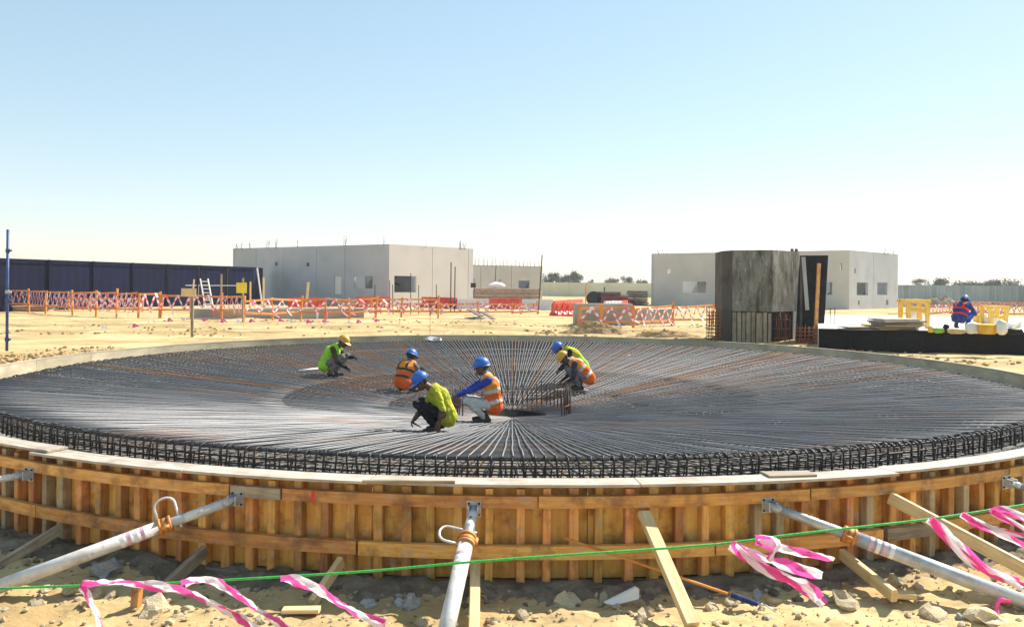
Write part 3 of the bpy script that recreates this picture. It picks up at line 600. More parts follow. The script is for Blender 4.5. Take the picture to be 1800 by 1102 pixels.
# tool and litter before the formwork
a = at_y(992, 945, 6.28); b = at_y(1285, 1045, 6.05)
tool = thing('long_handled_tool', 'thin orange rod with dark blue grip leaning on the formwork right of middle', 'tool', b)
mb = MB(); mb.tube([a - b, (a - b) * 0.02], 0.011, 8); mb.build('rod', 'fence_timber', tool, smooth=True)
c = at_y(1332, 1062, 5.98); mb = MB(); mb.tube([(0, 0, 0), (c - b) * 0.5, (c - b)], [0.017, 0.02, 0.016], 10); mb.build('grip', 'cl_navy', tool, smooth=True)
d_ = at_y(1368, 1078, 5.9); mb = MB(); mb.tube([c - b, (c - b) * 0.6 + (d_ - b) * 0.4 + Vector((0, 0, 0.02)), d_ - b], 0.005, 6); mb.build('wire_end', 'galv', tool, smooth=True)
g = ground_at(1362, 1062); mb = MB(); mb.tube([(-0.05, 0.03, 0.02), (0.045, -0.03, 0.02)], 0.026, 12); tag(mb.build('pipe_offcut', 'timber_pale', None, g, smooth=True), 'short yellowish pipe offcut on the ground by the blue grip', 'pipe')

# ------------------------------------------------------------------ stones
def rock_mesh(seed, sub=2, flat=0.65, ang=0.5):
    bm = bmesh.new(); bmesh.ops.create_icosphere(bm, subdivisions=sub, radius=1.0)
    for v in bm.verts:
        n = noise.noise(v.co * 1.1 + Vector((seed * 3.7, 0, 0))) * ang + noise.noise(v.co * 2.7 + Vector((0, seed, 0))) * ang * 0.5 + noise.noise(v.co * 6.1 + Vector((0, 0, seed))) * ang * 0.16
        v.co *= 1 + n; v.co.z *= flat
    me = bpy.data.meshes.new('rock'); bm.to_mesh(me); bm.free(); me.materials.append(MATS['stone']); return me
rmesh = [rock_mesh(i, 2, 0.62 + 0.05 * (i % 3), 0.85) for i in range(7)]
rmesh_g = [m.copy() for m in rmesh]
for m in rmesh_g: m.materials[0] = MATS['stone_grey']
def rock(x, y, wpx, label=None, grey=False, ht=1.0, seed=0):
    g = ground_at(x, y); s_ = wpx / 2 / F * g.y
    o = link('rock', (rmesh_g if grey else rmesh)[seed % 7], None, (g.x, g.y, g.z + s_ * 0.12 * ht), seed * 1.3)
    o.scale = (s_, s_ * 0.8, s_ * ht)
    return tag(o, label or 'rough tan stone lying on the sunlit sand before the formwork', 'rock', 'stones lying before the formwork')
rock(724, 1068, 34, 'upright pale grey rock left of the middle prop', True, 1.7, 1)
rock(702, 1062, 24, 'small grey rock leaning beside the upright pale rock', True, 1.0, 2)
rock(993, 1058, 56, 'broad tan flat stone in the shade right of the middle', False, 0.8, 3)
rock(192, 1010, 62, 'large grey rock in shade behind the long left prop', True, 1.1, 4)
rock(270, 1078, 52, 'tan boulder at the foot of the weathered left raker', False, 1.0, 5)
rock(1484, 1058, 60, 'pale flat stone left of the short right raker foot', False, 0.7, 6)
rock(1572, 1025, 34, 'round tan stone just above the short right raker foot', False, 1.1, 1)
rock(1632, 1078, 62, 'broad tan stone below the grey right prop', False, 0.7, 3)
rock(1738, 1090, 66, 'large tan stone near the lower right corner', False, 0.8, 0)
rg = random.Random(21)
for i in range(46):
    x = rg.uniform(20, 1790); y = rg.uniform(1046, 1098)
    if x > 1400: y = rg.uniform(1010, 1098)
    if x < 300: y = rg.uniform(1000, 1098)
    rock(x, y, rg.uniform(12, 28), None, rg.random() < 0.2, rg.uniform(0.8, 1.1), rg.randrange(7))
g = ground_at(1096, 1062); mb = MB()
sh = [(-0.15, -0.05, 0.0), (0.09, 0.02, 0.09), (0.12, 0.03, 0.07), (0.11, -0.02, 0.02), (-0.08, -0.07, -0.01)]
for p in sh: mb.v.append(p)
for p in sh: mb.v.append((p[0], p[1] + 0.025, p[2]))
mb.face((0, 4, 3, 2, 1)); mb.face((5, 6, 7, 8, 9))
for k in range(5): mb.face((k, (k + 1) % 5, 5 + (k + 1) % 5, 5 + k))
tag(mb.build('concrete_shard', 'slab', None, g + Vector((0, 0, 0.03))), 'pale concrete shard with sharp tip lying by the formwork right of middle', 'shard')
# loose spoil at the formwork foot, darkened to stand for the wall's shade
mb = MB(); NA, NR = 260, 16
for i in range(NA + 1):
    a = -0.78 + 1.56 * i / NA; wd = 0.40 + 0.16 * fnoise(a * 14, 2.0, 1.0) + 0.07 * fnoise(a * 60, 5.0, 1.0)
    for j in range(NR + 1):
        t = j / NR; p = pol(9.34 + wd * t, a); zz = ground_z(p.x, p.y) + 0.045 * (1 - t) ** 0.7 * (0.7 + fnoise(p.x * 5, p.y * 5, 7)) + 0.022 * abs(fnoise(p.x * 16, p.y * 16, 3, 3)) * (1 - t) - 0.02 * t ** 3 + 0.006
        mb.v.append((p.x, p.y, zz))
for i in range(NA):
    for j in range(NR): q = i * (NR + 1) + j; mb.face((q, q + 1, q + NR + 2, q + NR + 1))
struct(mb.build('spoil_shade_strip', 'shaded_soil', smooth=True))
# small pebbles and clods: uncountable
def scatter(name, n, fn, smin, smax, mat, seed):
    rg = random.Random(seed); bm = bmesh.new(); bmesh.ops.create_icosphere(bm, subdivisions=1, radius=1.0)
    bv = [v.co.copy() for v in bm.verts]; bf = [[v.index for v in f.verts] for f in bm.faces]; bm.free()
    mb = MB()
    for _ in range(n):
        q = fn(rg)
        if q is None: continue
        s_ = smin + (smax - smin) * rg.random() ** 3; rz = rg.uniform(0, 6.28); c_, s2 = math.cos(rz), math.sin(rz); st_ = rg.uniform(0.6, 1.0); fl = rg.uniform(0.45, 0.8)
        i = len(mb.v)
        for v in bv:
            k = 1 + rg.uniform(-0.25, 0.25); x, y, z = v.x * k, v.y * st_ * k, v.z * fl * k
            mb.v.append((q[0] + s_ * (c_ * x - s2 * y), q[1] + s_ * (s2 * x + c_ * y), q[2] + s_ * (z + 0.25)))
        for f in bf: mb.face([i + k for k in f])
    o = mb.build(name, mat, None, kind='stuff'); return o
def near_pt(rg):
    x = rg.uniform(-5.2, 5.2); y = rg.uniform(4.4, 7.4)
    if math.hypot(x - CX, y - CY) < 9.5: return None
    return (x, y, ground_z(x, y))
tag(scatter('pebbles', 5200, near_pt, 0.005, 0.032, 'stone', 5), 'scattered pebbles and grit on the sand before the formwork', 'pebbles')
def foot_pt(rg):
    p = pol(9.44 + abs(rg.gauss(0, 0.22)), rg.uniform(-0.75, 0.75)); return (p.x, p.y, ground_z(p.x, p.y))
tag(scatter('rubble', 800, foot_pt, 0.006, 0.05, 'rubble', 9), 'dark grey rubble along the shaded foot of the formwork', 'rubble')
def rim_pt(rg):
    a = rg.choice((rg.uniform(1.75, 2.6), rg.uniform(2.55, 3.05), rg.uniform(-2.0, -1.3))); r = 9.42 + abs(rg.gauss(0, 0.8)); p = pol(r, a); return (p.x, p.y, ground_z(p.x, p.y))
def yard_pt(rg):
    x = rg.uniform(-17, 11); y = 25.6 + 12 * rg.random() ** 1.5
    if fnoise(x * 0.35, y * 0.5, 9.0) < 0.05: return None
    return (x, y, ground_z(x, y))
tag(scatter('yard_clods', 2600, yard_pt, 0.015, 0.085, 'soil', 16), 'small clods and debris strewn over the sandy yard behind the tank', 'clods')
tag(scatter('soil_clods', 2600, rim_pt, 0.01, 0.075, 'soil', 6), 'crumbly soil clods heaped along the outside of the far rim', 'soil')

# ------------------------------------------------------------------ green rope and hanging barrier tape
rp = [(-30, 1035), (130, 1029), (300, 1024), (480, 1014), (650, 1003), (830, 987), (980, 976), (1130, 966), (1270, 955), (1385, 940), (1500, 927), (1640, 911), (1800, 887), (1860, 879)]
rope_pts = [at_y(x, y, 5.12 + 0.00012 * abs(x - 900)) for x, y in rp]
mb = MB(); fine = []
for i in range(len(rope_pts) - 1):
    p0 = rope_pts[max(i - 1, 0)]; p1, p2 = rope_pts[i], rope_pts[i + 1]; p3 = rope_pts[min(i + 2, len(rope_pts) - 1)]
    for j in range(8):
        t = j / 8; fine.append(0.5 * ((2 * p1) + (p2 - p0) * t + (2 * p0 - 5 * p1 + 4 * p2 - p3) * t * t + (3 * p1 - p0 - 3 * p2 + p3) * t ** 3))
fine.append(rope_pts[-1]); mb.tube(fine, 0.0075, 8)
tag(mb.build('guard_rope', 'rope', smooth=True), 'bright green rope strung across the foreground', 'rope')
for e, sd in ((rope_pts[0], 'left'), (rope_pts[-1], 'right')):
    mb = MB(); g = ground_z(e.x, e.y); mb.tube([(0, 0, g - e.z - 0.2), (0, 0, 0.12)], 0.012, 6); tag(mb.build('rope_stake', 'rust', None, e, smooth=True), 'rusty steel stake holding the %s end of the green rope' % sd, 'stake')

def ribbon(mb, pts, wid, band=0.3, ph=0.0, twist=None, na=6):
    """strip of pink-and-white tape along pts (smoothed); twist gives the edge direction at each control point"""
    pts = [Vector(p) for p in pts]; P = []; T = []
    n = len(pts)
    for i in range(n - 1):
        p0, p1, p2, p3 = pts[max(i - 1, 0)], pts[i], pts[i + 1], pts[min(i + 2, n - 1)]
        L = (p2 - p1).length; m = max(4, int(L / 0.018))
        for j in range(m):
            t = j / m; P.append(0.5 * ((2 * p1) + (p2 - p0) * t + (2 * p0 - 5 * p1 + 4 * p2 - p3) * t * t + (3 * p1 - p0 - 3 * p2 + p3) * t ** 3))
            T.append(twist[i].lerp(twist[i + 1], t))
    P.append(pts[-1]); T.append(twist[-1])
    base = len(mb.v); s_ = 0.0
    if mb.uv is None: mb.uv = []
    for i, p in enumerate(P):
        if i: s_ += (P[i] - P[i - 1]).length
        d = (P[min(i + 1, len(P) - 1)] - P[max(i - 1, 0)]).normalized(); e = T[i] - d * T[i].dot(d); e.normalize(); nn = d.cross(e)
        wv = wid * (0.78 + 0.14 * math.sin(s_ * 7 + ph * 40) + 0.05 * math.sin(s_ * 29))
        for k in range(na + 1):
            q = k / na - 0.5
            mb.v.append(tuple(p + e * (q * wv) + nn * (0.012 * math.sin(q * 8 + s_ * 9 + ph * 30) + 0.005 * math.sin(q * 15 - s_ * 33) + 0.003 * math.sin(q * 9 + s_ * 71)))); mb.uv.append((s_ / band + ph, k / na))
    for i in range(len(P) - 1):
        for k in range(na): mb.face((base + i * (na + 1) + k, base + (i + 1) * (na + 1) + k, base + (i + 1) * (na + 1) + k + 1, base + i * (na + 1) + k + 1))
def tape(label, lines, Y=5.08, wid=0.075, band=0.34):
    root = at_y(*lines[0][0], Y); mb = MB()
    for li, ln in enumerate(lines):
        pts = []; tw = []
        for i, (x, y) in enumerate(ln):
            pts.append(at_y(x, y, Y - 0.03 * i - 0.012 * li) - root); a = 0.9 + 0.55 * math.sin(1.7 * i + li * 1.3 + x * 0.01)
            tw.append(Vector((0.35, -math.cos(a) * 0.8, math.sin(a))))
        ribbon(mb, pts, wid, band, li * 0.07, tw)
    o = mb.build('barrier_tape', 'tape', None, root, smooth=True)
    return tag(o, label, 'barrier tape', 'pink and white tape tied to the green rope')
tape('pink and white tape hanging straight down then trailing right, leftmost on the rope', [[(142, 1029), (152, 1045), (168, 1075), (178, 1112)], [(146, 1027), (205, 1022), (270, 1029), (330, 1042), (385, 1066), (430, 1090), (470, 1125)]])
tape('pink and white tape trailing to lower right, second from the left', [[(322, 1026), (345, 1020), (378, 1024), (420, 1046), (465, 1078), (515, 1112)]])
tape('pink and white tape strip twisting to the right beside the middle prop', [[(496, 1017), (530, 1024), (565, 1040), (605, 1064), (640, 1082), (676, 1098)]], wid=0.09)
tape('big knotted bunch of pink and white tape fluttering right of the middle', [[(1284, 957), (1310, 975), (1350, 1000), (1400, 1025), (1450, 1062)], [(1330, 950), (1350, 946), (1368, 957), (1350, 985)], [(1300, 962), (1360, 985), (1410, 1003), (1445, 1012)], [(1330, 952), (1390, 968), (1425, 974), (1466, 982)], [(1290, 960), (1335, 995), (1385, 1015), (1425, 1035), (1440, 1052)]], wid=0.085)
tape('long pink and white tape hanging steeply in front of the long right raker', [[(1633, 912), (1660, 936), (1690, 965), (1730, 996), (1765, 1015), (1800, 1032)], [(1636, 914), (1668, 950), (1705, 985), (1740, 1005), (1790, 1024)]], wid=0.075)
tape('forked pink and white tape blowing right, high on the right of the rope', [[(1690, 904), (1720, 922), (1760, 938), (1810, 962)], [(1690, 905), (1725, 920), (1765, 932), (1812, 942)]], wid=0.055)
tape('pink and white tape at the right edge, nearest the rope end', [[(1740, 898), (1765, 897), (1800, 910), (1830, 925)], [(1742, 900), (1775, 915), (1815, 935)]], wid=0.055)
# scrap of tape on the sand and wrapped round the grey prop
g = ground_at(1752, 1080); mb = MB(); ribbon(mb, [(0, 0, 0.01), (0.01, 0.02, 0.06), (0.05, 0.03, 0.09), (0.1, 0.0, 0.1)], 0.03, 0.2, 0, [Vector((0, -1, .3))] * 4)
tag(mb.build('tape_scrap', 'pink', None, g, smooth=True), 'small scrap of pink tape sticking up from the sand at lower right', 'tape')

# ------------------------------------------------------------------ precast buildings
def wall_part(name, A, B, z0, z1, th, holes, mat, parent, base):
    """one precast panel from A to B (plan), with rectangular holes (s0, s1, z0, z1) right through it"""
    A, B = Vector((A[0], A[1], 0)), Vector((B[0], B[1], 0)); t = (B - A); L = t.length; t.normalize(); nrm = Vector((t.y, -t.x, 0))
    if nrm.y > 0 and abs(nrm.y) > 0.01: nrm = -nrm
    ss = sorted({0.0, L} | {h[0] for h in holes} | {h[1] for h in holes}); zs = sorted({z0, z1} | {h[2] for h in holes} | {h[3] for h in holes})
    mb = MB()
    solid = [[not any(h[0] - 1e-6 <= (ss[i] + ss[i + 1]) / 2 <= h[1] + 1e-6 and h[2] <= (zs[j] + zs[j + 1]) / 2 <= h[3] for h in holes) for j in range(len(zs) - 1)] for i in range(len(ss) - 1)]
    def P(s, z, d): q = A + t * s - nrm * d - Vector(base); return (q.x, q.y, z - base[2])
    for i in range(len(ss) - 1):
        for j in range(len(zs) - 1):
            if not solid[i][j]: continue
            s0, s1, a, b = ss[i], ss[i + 1], zs[j], zs[j + 1]
            mb.quad(P(s0, a, 0), P(s1, a, 0), P(s1, b, 0), P(s0, b, 0)); mb.quad(P(s1, a, th), P(s0, a, th), P(s0, b, th), P(s1, b, th))
            if i == 0 or not solid[i - 1][j]: mb.quad(P(s0, a, th), P(s0, a, 0), P(s0, b, 0), P(s0, b, th))
            if i == len(ss) - 2 or not solid[i + 1][j]: mb.quad(P(s1, a, 0), P(s1, a, th), P(s1, b, th), P(s1, b, 0))
            if j == len(zs) - 2 or not solid[i][j + 1]: mb.quad(P(s0, b, 0), P(s1, b, 0), P(s1, b, th), P(s0, b, th))
            if j == 0 or not solid[i][j - 1]: mb.quad(P(s0, a, th), P(s1, a, th), P(s1, a, 0), P(s0, a, 0))
    return mb.build(name, mat, parent)
def on_wall(x, y, A, B):
    d = ray(x, y); t = (Vector(B) - Vector(A)); n = Vector((t.y, -t.x)); k = n.dot(Vector(A)) / (n.x * d.x + n.y * d.y)
    p = Vector((0, 0, CAMZ)) + d * k; return (Vector((p.x, p.y)) - Vector(A)).length * (1 if (Vector((p.x, p.y)) - Vector(A)).dot(t) > 0 else -1), p.z
GZ = -0.14
def face_panels(root, base, A, B, ztop, seams, holes_px, mat, th=0.2):
    """seams: photo x of the joints; holes_px: (x0, x1, y0, y1) in the photo"""
    L = (Vector(B) - Vector(A)).length; cuts = [0.0] + [on_wall(x, 490, A, B)[0] for x in seams] + [L]
    H = []
    for (x0, x1, y0, y1) in holes_px:
        s0, za = on_wall(x0, y1, A, B); s1, zb = on_wall(x1, y0, A, B); H.append((s0, s1, za, zb))
    t = (Vector(B) - Vector(A)).normalized()
    for i in range(len(cuts) - 1):
        c0 = cuts[i] + (0.02 if i else 0); c1 = cuts[i + 1] - (0.02 if i < len(cuts) - 2 else 0)
        hs = [(max(h[0], c0) - c0, min(h[1], c1) - c0, h[2], h[3]) for h in H if h[1] > c0 and h[0] < c1]
        wall_part('precast_panel', Vector(A) + t * c0, Vector(A) + t * c1, GZ - 0.1, ztop, th, hs, mat, root, base)
def brace(root, base, p, q): beam_obj('brace', p, q, 0.09, 0.09, 'dark_rod', root, base)
def dowels(root, base, A, B, z, spec, seed):
    rg = random.Random(seed); mb = MB(); A, B = Vector(A), Vector(B)
    for (s, n, h) in spec:
        for k in range(n):
            p = A.lerp(B, s + rg.uniform(-0.012, 0.012) * 1); q = Vector((p.x - base[0], p.y - base[1], z - base[2]))
            mb.tube([q - Vector((0, 0, 0.1)), q + Vector((rg.uniform(-.12, .12), 0, h * rg.uniform(0.5, 1.0)))], 0.011, 4)
    mb.build('starter_bars', 'dark_rod', root, kind='stuff')
# left building
LA, LC, LB = (-23.5, 69.4), (-8.8, 59.0), (-3.2, 65.2); LT = CAMZ + 2.80
base = (LC[0], LC[1], GZ)
bl = thing('precast_building', 'large grey precast concrete building shell on the left, window openings braced inside', 'building', base, 'unfinished precast concrete shells')
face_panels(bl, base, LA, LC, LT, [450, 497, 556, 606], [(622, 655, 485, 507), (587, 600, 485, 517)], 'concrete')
face_panels(bl, base, LC, LB, LT, [760, 823], [(693, 732, 485.5, 514)], 'concrete_warm_lit')
LD = (LA[0] + LB[0] - LC[0], LA[1] + LB[1] - LC[1])
wall_part('back_wall', LA, LD, GZ, LT - 0.02, -0.2, [], 'concrete', bl, base); wall_part('back_wall', LD, LB, GZ, LT - 0.02, 0.2, [], 'concrete', bl, base)
for (x0, y0, x1, y1, dy) in ((628, 508, 650, 486, 2.2), (636, 484, 655, 508, 2.8)):
    s0, z0 = on_wall(x0, y0, LA, LC); s1, z1 = on_wall(x1, y1, LA, LC); t = (Vector(LC) - Vector(LA)).normalized(); n = Vector((-t.y, t.x)); n = n if n.y > 0 else -n
    p = Vector(LA) + t * s0 + n * dy; q = Vector(LA) + t * s1 + n * dy; brace(bl, base, (p.x, p.y, z0 - 0.3), (q.x, q.y, z1 + 0.3))
for (x0, y0, x1, y1, dy) in ((697, 515, 726, 488, 1.6), (698, 492, 716, 514, 2.2)):
    s0, z0 = on_wall(x0, y0, LC, LB); s1, z1 = on_wall(x1, y1, LC, LB); t = (Vector(LB) - Vector(LC)).normalized(); n = Vector((-t.y, t.x)); n = n if n.y > 0 else -n
    p = Vector(LC) + t * s0 + n * dy; q = Vector(LC) + t * s1 + n * dy; brace(bl, base, (p.x, p.y, z0 - 0.4), (q.x, q.y, z1 + 0.4))
def added_backing(root, base, A, B, x0, x1, dy, zt):  # added panel behind an opening, so the interior reads dark
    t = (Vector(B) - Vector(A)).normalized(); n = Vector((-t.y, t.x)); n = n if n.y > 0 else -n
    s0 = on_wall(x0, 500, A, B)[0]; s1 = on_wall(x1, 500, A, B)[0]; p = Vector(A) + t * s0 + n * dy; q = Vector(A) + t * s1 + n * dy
    wall_part('added_dark_backing', p, q, GZ, zt, 0.15, [], 'shade_board', root, base)
added_backing(bl, base, LA, LC, 625, 668, 3.2, LT - 0.4); added_backing(bl, base, LC, LB, 690, 745, 3.0, LT - 0.4)
# pale infill of the doorway
s0, _ = on_wall(587, 500, LA, LC); s1, _ = on_wall(600, 500, LA, LC); t = (Vector(LC) - Vector(LA)).normalized(); n = Vector((-t.y, t.x)); n = n if n.y > 0 else -n
zt = on_wall(594, 485, LA, LC)[1]
wall_part('door_infill', Vector(LA) + t * (s0 + .02) + n * 0.1, Vector(LA) + t * (s1 - .02) + n * 0.1, GZ, zt - 0.02, 0.06, [], 'slab', bl, base)
for (x, y) in ((486, 464), (541.5, 465)):
    s0, z0 = on_wall(x, y, LA, LC); p = Vector(LA) + t * s0 - n * 0.012; mb = MB(); mb.beam((0, 0, -0.14), (0, 0, 0.14), 0.28, 0.03, 0.003); o = mb.build('lifting_pocket', 'steel_stack', bl, (p.x - base[0], p.y - base[1], z0 - base[2])); o.rotation_euler.z = math.atan2(t.y, t.x)
dowels(bl, base, LA, LC, LT, [(0.03, 5, 0.5), (0.06, 4, 0.6), (0.13, 3, 0.7), (0.25, 5, 0.7), (0.31, 4, 0.8), (0.45, 2, 0.7), (0.75, 5, 0.8), (0.97, 2, 0.8)], 1)
dowels(bl, base, LC, LB, LT, [(0.4, 1, 0.4), (0.85, 7, 0.7), (0.9, 4, 0.6)], 2)
# low building behind it
MA, MBp = (-4.2, 76.5), (2.95, 80.5); MT = CAMZ + 1.78
base = (MA[0], MA[1], GZ)
b2 = thing('low_precast_wall', 'low beige concrete building behind the left shell, starter bars along its top', 'building', base, 'unfinished precast concrete shells')
face_panels(b2, base, MA, MBp, MT, [845, 899], [(911.5, 932, 493.5, 507), (877, 882, 491, 501), (830, 836, 490, 497)], 'concrete_warm_lit')
wall_part('back_wall', (MA[0], MA[1] + 6), (MBp[0], MBp[1] + 6), GZ, MT - 0.3, 0.2, [], 'concrete', b2, base)
wall_part('end_wall', (MBp[0] - 0.21, MBp[1] + 0.22), (MBp[0] - 0.2, MBp[1] + 5.98), GZ, MT - 0.05, 0.2, [], 'concrete', b2, base)
dowels(b2, base, MA, MBp, MT, [(0.05 + 0.053 * i, 3, 0.85 - 0.02 * i) for i in range(18)], 3)
brace(b2, base, on := (1.15, 80.9, 0.9), (2.0, 81.2, 2.1))
# right building
RA, RC, RB = (12.2, 72.3), (25.35, 62.0), (32.05, 68.6); RT = CAMZ + 2.80
base = (RC[0], RC[1], GZ)
br_ = thing('precast_building', 'grey precast concrete building shell on the right, partly hidden by the column', 'building', base, 'unfinished precast concrete shells')
face_panels(br_, base, RA, RC, RT, [1262, 1372], [(1173.5, 1179, 472, 481), (1198.5, 1241, 495, 514.5), (1440, 1463, 496, 518), (1477, 1480, 463, 475)], 'concrete_warm_lit')
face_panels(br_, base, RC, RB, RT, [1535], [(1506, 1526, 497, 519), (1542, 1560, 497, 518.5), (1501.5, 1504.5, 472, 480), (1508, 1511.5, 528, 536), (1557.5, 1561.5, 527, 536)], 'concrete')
RD = (RA[0] + RB[0] - RC[0], RA[1] + RB[1] - RC[1])
wall_part('back_wall', RA, RD, GZ, RT - 0.02, -0.2, [], 'concrete', br_, base); wall_part('back_wall', RD, RB, GZ, RT - 0.02, 0.2, [], 'concrete', br_, base)
t = (Vector(RC) - Vector(RA)).normalized(); n = Vector((-t.y, t.x)); n = n if n.y > 0 else -n
for (x0, y0, x1, y1, dy) in ((1226, 493, 1242, 517, 1.2), (1443, 522, 1464, 505, 1.0)):
    s0, z0 = on_wall(x0, y0, RA, RC); s1, z1 = on_wall(x1, y1, RA, RC); p = Vector(RA) + t * s0 + n * dy; q = Vector(RA) + t * s1 + n * dy; brace(br_, base, (p.x, p.y, z0), (q.x, q.y, z1))
s0, z0 = on_wall(1217, 505, RA, RC); p = Vector(RA) + t * s0 + n * 2.4; wall_part('added_dark_backing', (p.x - 0.6, p.y), (p.x + 0.35, p.y), GZ, RT - 0.6, 0.15, [], 'shade_board', br_, base)  # dark panel added behind the window opening
added_backing(br_, base, RC, RB, 1494, 1521, 1.4, RT - 0.4); added_backing(br_, base, RC, RB, 1534, 1553, 1.4, RT - 0.4)
dowels(br_, base, RA, RC, RT, [(0.05, 4, 0.4), (0.08, 3, 0.5)], 4); dowels(br_, base, RC, RB, RT, [(0.7, 2, 0.4), (0.78, 2, 0.4), (0.92, 2, 0.4)], 5)

# ------------------------------------------------------------------ blue sheet fence on the left
def sheet_fence(label, name, pts, z0, z1, mat, pitch, depth, posts, rail, cat='fence', cuts=None, group=None):
    base = Vector((pts[0][0], pts[0][1], z0)); f = thing(name, label, cat, base, group)
    for (A, B, npan) in zip(pts[:-1], pts[1:], cuts):
        A, B = Vector((*A, 0)), Vector((*B, 0)); t = (B - A).normalized(); n = Vector((t.y, -t.x, 0)); n = n if n.y < 0 else -n; L = (B - A).length
        for k in range(npan):
            s0, s1 = L * k / npan + 0.01, L * (k + 1) / npan - 0.01; mb = MB(); m = max(2, int((s1 - s0) / pitch) * 4); prev = None
            for i in range(m + 1):
                s = s0 + (s1 - s0) * i / m; dd = depth * (1 if i % 4 in (1, 2) else 0); p = A + t * s + n * dd - base
                mb.v += [(p.x, p.y, 0.0), (p.x, p.y, z1 - z0), (p.x - n.x * 0.01, p.y - n.y * 0.01, z1 - z0), (p.x - n.x * 0.01, p.y - n.y * 0.01, 0.0)]
                if i:
                    j = i * 4
                    for q in range(4): mb.face((j - 4 + q, j + q, j + (q + 1) % 4, j - 4 + (q + 1) % 4))
            mb.build('sheet_panel', mat, f)
            if posts:
                p = A + t * (s0 - 0.01) + n * 0.07; beam_obj('post', (p.x, p.y, z0), (p.x, p.y, z1 + 0.02), 0.09, 0.09, mat, f, base)
        if rail:
            p = A + n * 0.14; q = B + n * 0.14; beam_obj('rail', (p.x, p.y, z1 - 0.03), (q.x, q.y, z1 - 0.03), 0.05, 0.06, mat, f, base)
    return f
FZ = CAMZ + 1.13
A = at_y(-220, 456, 37.5); B = at_y(447, 470, 63.0); C = at_y(462, 471, 66.0)
sheet_fence('long dark blue metal sheet fence at the left', 'sheet_fence', [(A.x, A.y), (B.x, B.y), (C.x, C.y)], GZ, FZ, 'blue_sheet', 0.5, 0.012, True, True, cuts=[9, 1])
o = thing('handrail', 'thin white handrail running low along the blue sheet fence', 'handrail', at_y(75, 501, 40) * 1)
hb = o.location.copy()
for (x0, x1) in ((75, 166), (178, 270), (275, 345), (349, 425)):
    Ya, Yb = [36.5 + 24 * ((x + 220) / 667.0) for x in (x0, x1)]
    beam_obj('rail', at_y(x0, 500.5 + 0.004 * x0, Ya), at_y(x1, 500.5 + 0.004 * x1, Yb), 0.05, 0.05, 'galv', o, hb)
    p = at_y(x0, 500.5, Ya); beam_obj('post', (p.x, p.y, GZ), (p.x, p.y, p.z), 0.04, 0.04, 'galv', o, hb)
g = at_z(12, 622, -0.1)
sp = thing('scaffold_standard', 'tall dark blue scaffold pole with couplers at the left edge', 'pole', g)
mb = MB(); mb.tube([(0, 0, -0.05), (0, 0, 2.77)], 0.031, 10); mb.build('tube', 'blue_paint', sp, smooth=True)
for z in (0.32, 1.2, 1.38, 2.3):
    mb = MB(); mb.tube([(0, 0, z - 0.04), (0, 0, z + 0.04)], 0.045, 10); mb.box((0.03, -0.02, z - 0.02), (0.085, 0.02, z + 0.02)); mb.build('coupler', 'blue_paint' if z != 1.38 else 'galv', sp)
# right and centre far fences
A = at_y(1500, 503, 84); B = at_y(1960, 505, 76); zt = CAMZ + 0.3
sheet_fence('pale grey corrugated sheet fence at the far right', 'sheet_fence', [(A.x, A.y), (B.x, B.y)], GZ, zt, 'grey_sheet', 0.6, 0.11, True, False, cuts=[9])
A = at_y(900, 496.5, 122); B = at_y(1175, 499, 118); zt = CAMZ + 0.36
cf = sheet_fence('long cream site wall in the far centre, trees behind it', 'site_wall', [(A.x, A.y), (B.x, B.y)], GZ, zt, 'cream_sheet', 2.9, 0.05, True, False, cuts=[8])
p = at_y(1612, 500, 104); wr = thing('low_white_hut', 'low white flat-roofed hut beyond the far right fence', 'hut', (p.x, p.y, GZ))
mb = MB(); mb.box((-2.9, 0, 0), (2.3, 4, 1.75)); mb.build('wall', 'slab', wr); mb = MB(); mb.box((-3.1, -0.2, 1.752), (2.5, 4.2, 1.95)); mb.build('roof', 'white_plastic', wr)

# ------------------------------------------------------------------ far trees
def tree(label, x, ytop, ybase, wpx, Y, mat, seed, gaps=1.0, grp='trees beyond the site wall'):
    c = at_y(x, ybase, Y); top = at_y(x, ytop, Y); W = wpx / F * Y; z0 = -0.2; H = top.z - z0
    rg = random.Random(seed); r = thing('tree', label, 'tree', (c.x, c.y, z0), grp)
    mb = MB(); mb.tube([(0, 0, 0), (0.1, 0, H * 0.3), (0.0, 0.1, H * 0.6)], [0.05 * H, 0.035 * H, 0.015 * H], 7)
    lobes = []
    for k in range(11):
        a = rg.uniform(0, 6.28); rr = rg.uniform(0.1, 0.42) * W; q = Vector((math.cos(a) * rr, math.sin(a) * rr, H * rg.uniform(0.42, 0.86))); lobes.append((q, W * rg.uniform(0.13, 0.22)))
        mb.tube([(0.03, 0, H * 0.28), tuple(q * 0.6 + Vector((0, 0, H * 0.12))), tuple(q)], [0.018 * H, 0.012 * H, 0.004 * H], 5)
    mb.build('trunk', 'bark', r, smooth=True)
    mb = MB()
    for q, s_ in lobes:
        for _ in range(190):
            d = Vector((rg.gauss(0, 1), rg.gauss(0, 1), rg.gauss(0, 0.75))); d.normalize(); p = q + d * s_ * rg.uniform(0.35, 1.12)
            u = Vector((rg.gauss(0, 1), rg.gauss(0, 1), rg.gauss(0, 1))).normalized(); v = u.cross(Vector((rg.gauss(0, 1), rg.gauss(0, 1), 0.3))).normalized(); L = W * rg.uniform(0.018, 0.036)
            mb.quad(p - u * L, p + v * L * 0.6, p + u * L, p - v * L * 0.6)
    mb.build('crown', mat, r); return r
tree('dark round tree behind the cream wall, nearest the low building', 966, 477, 499, 40, 150, 'leaf', 1)
tree('dark tree behind the cream wall, second from the low building', 987, 477, 499, 36, 158, 'leaf', 2)
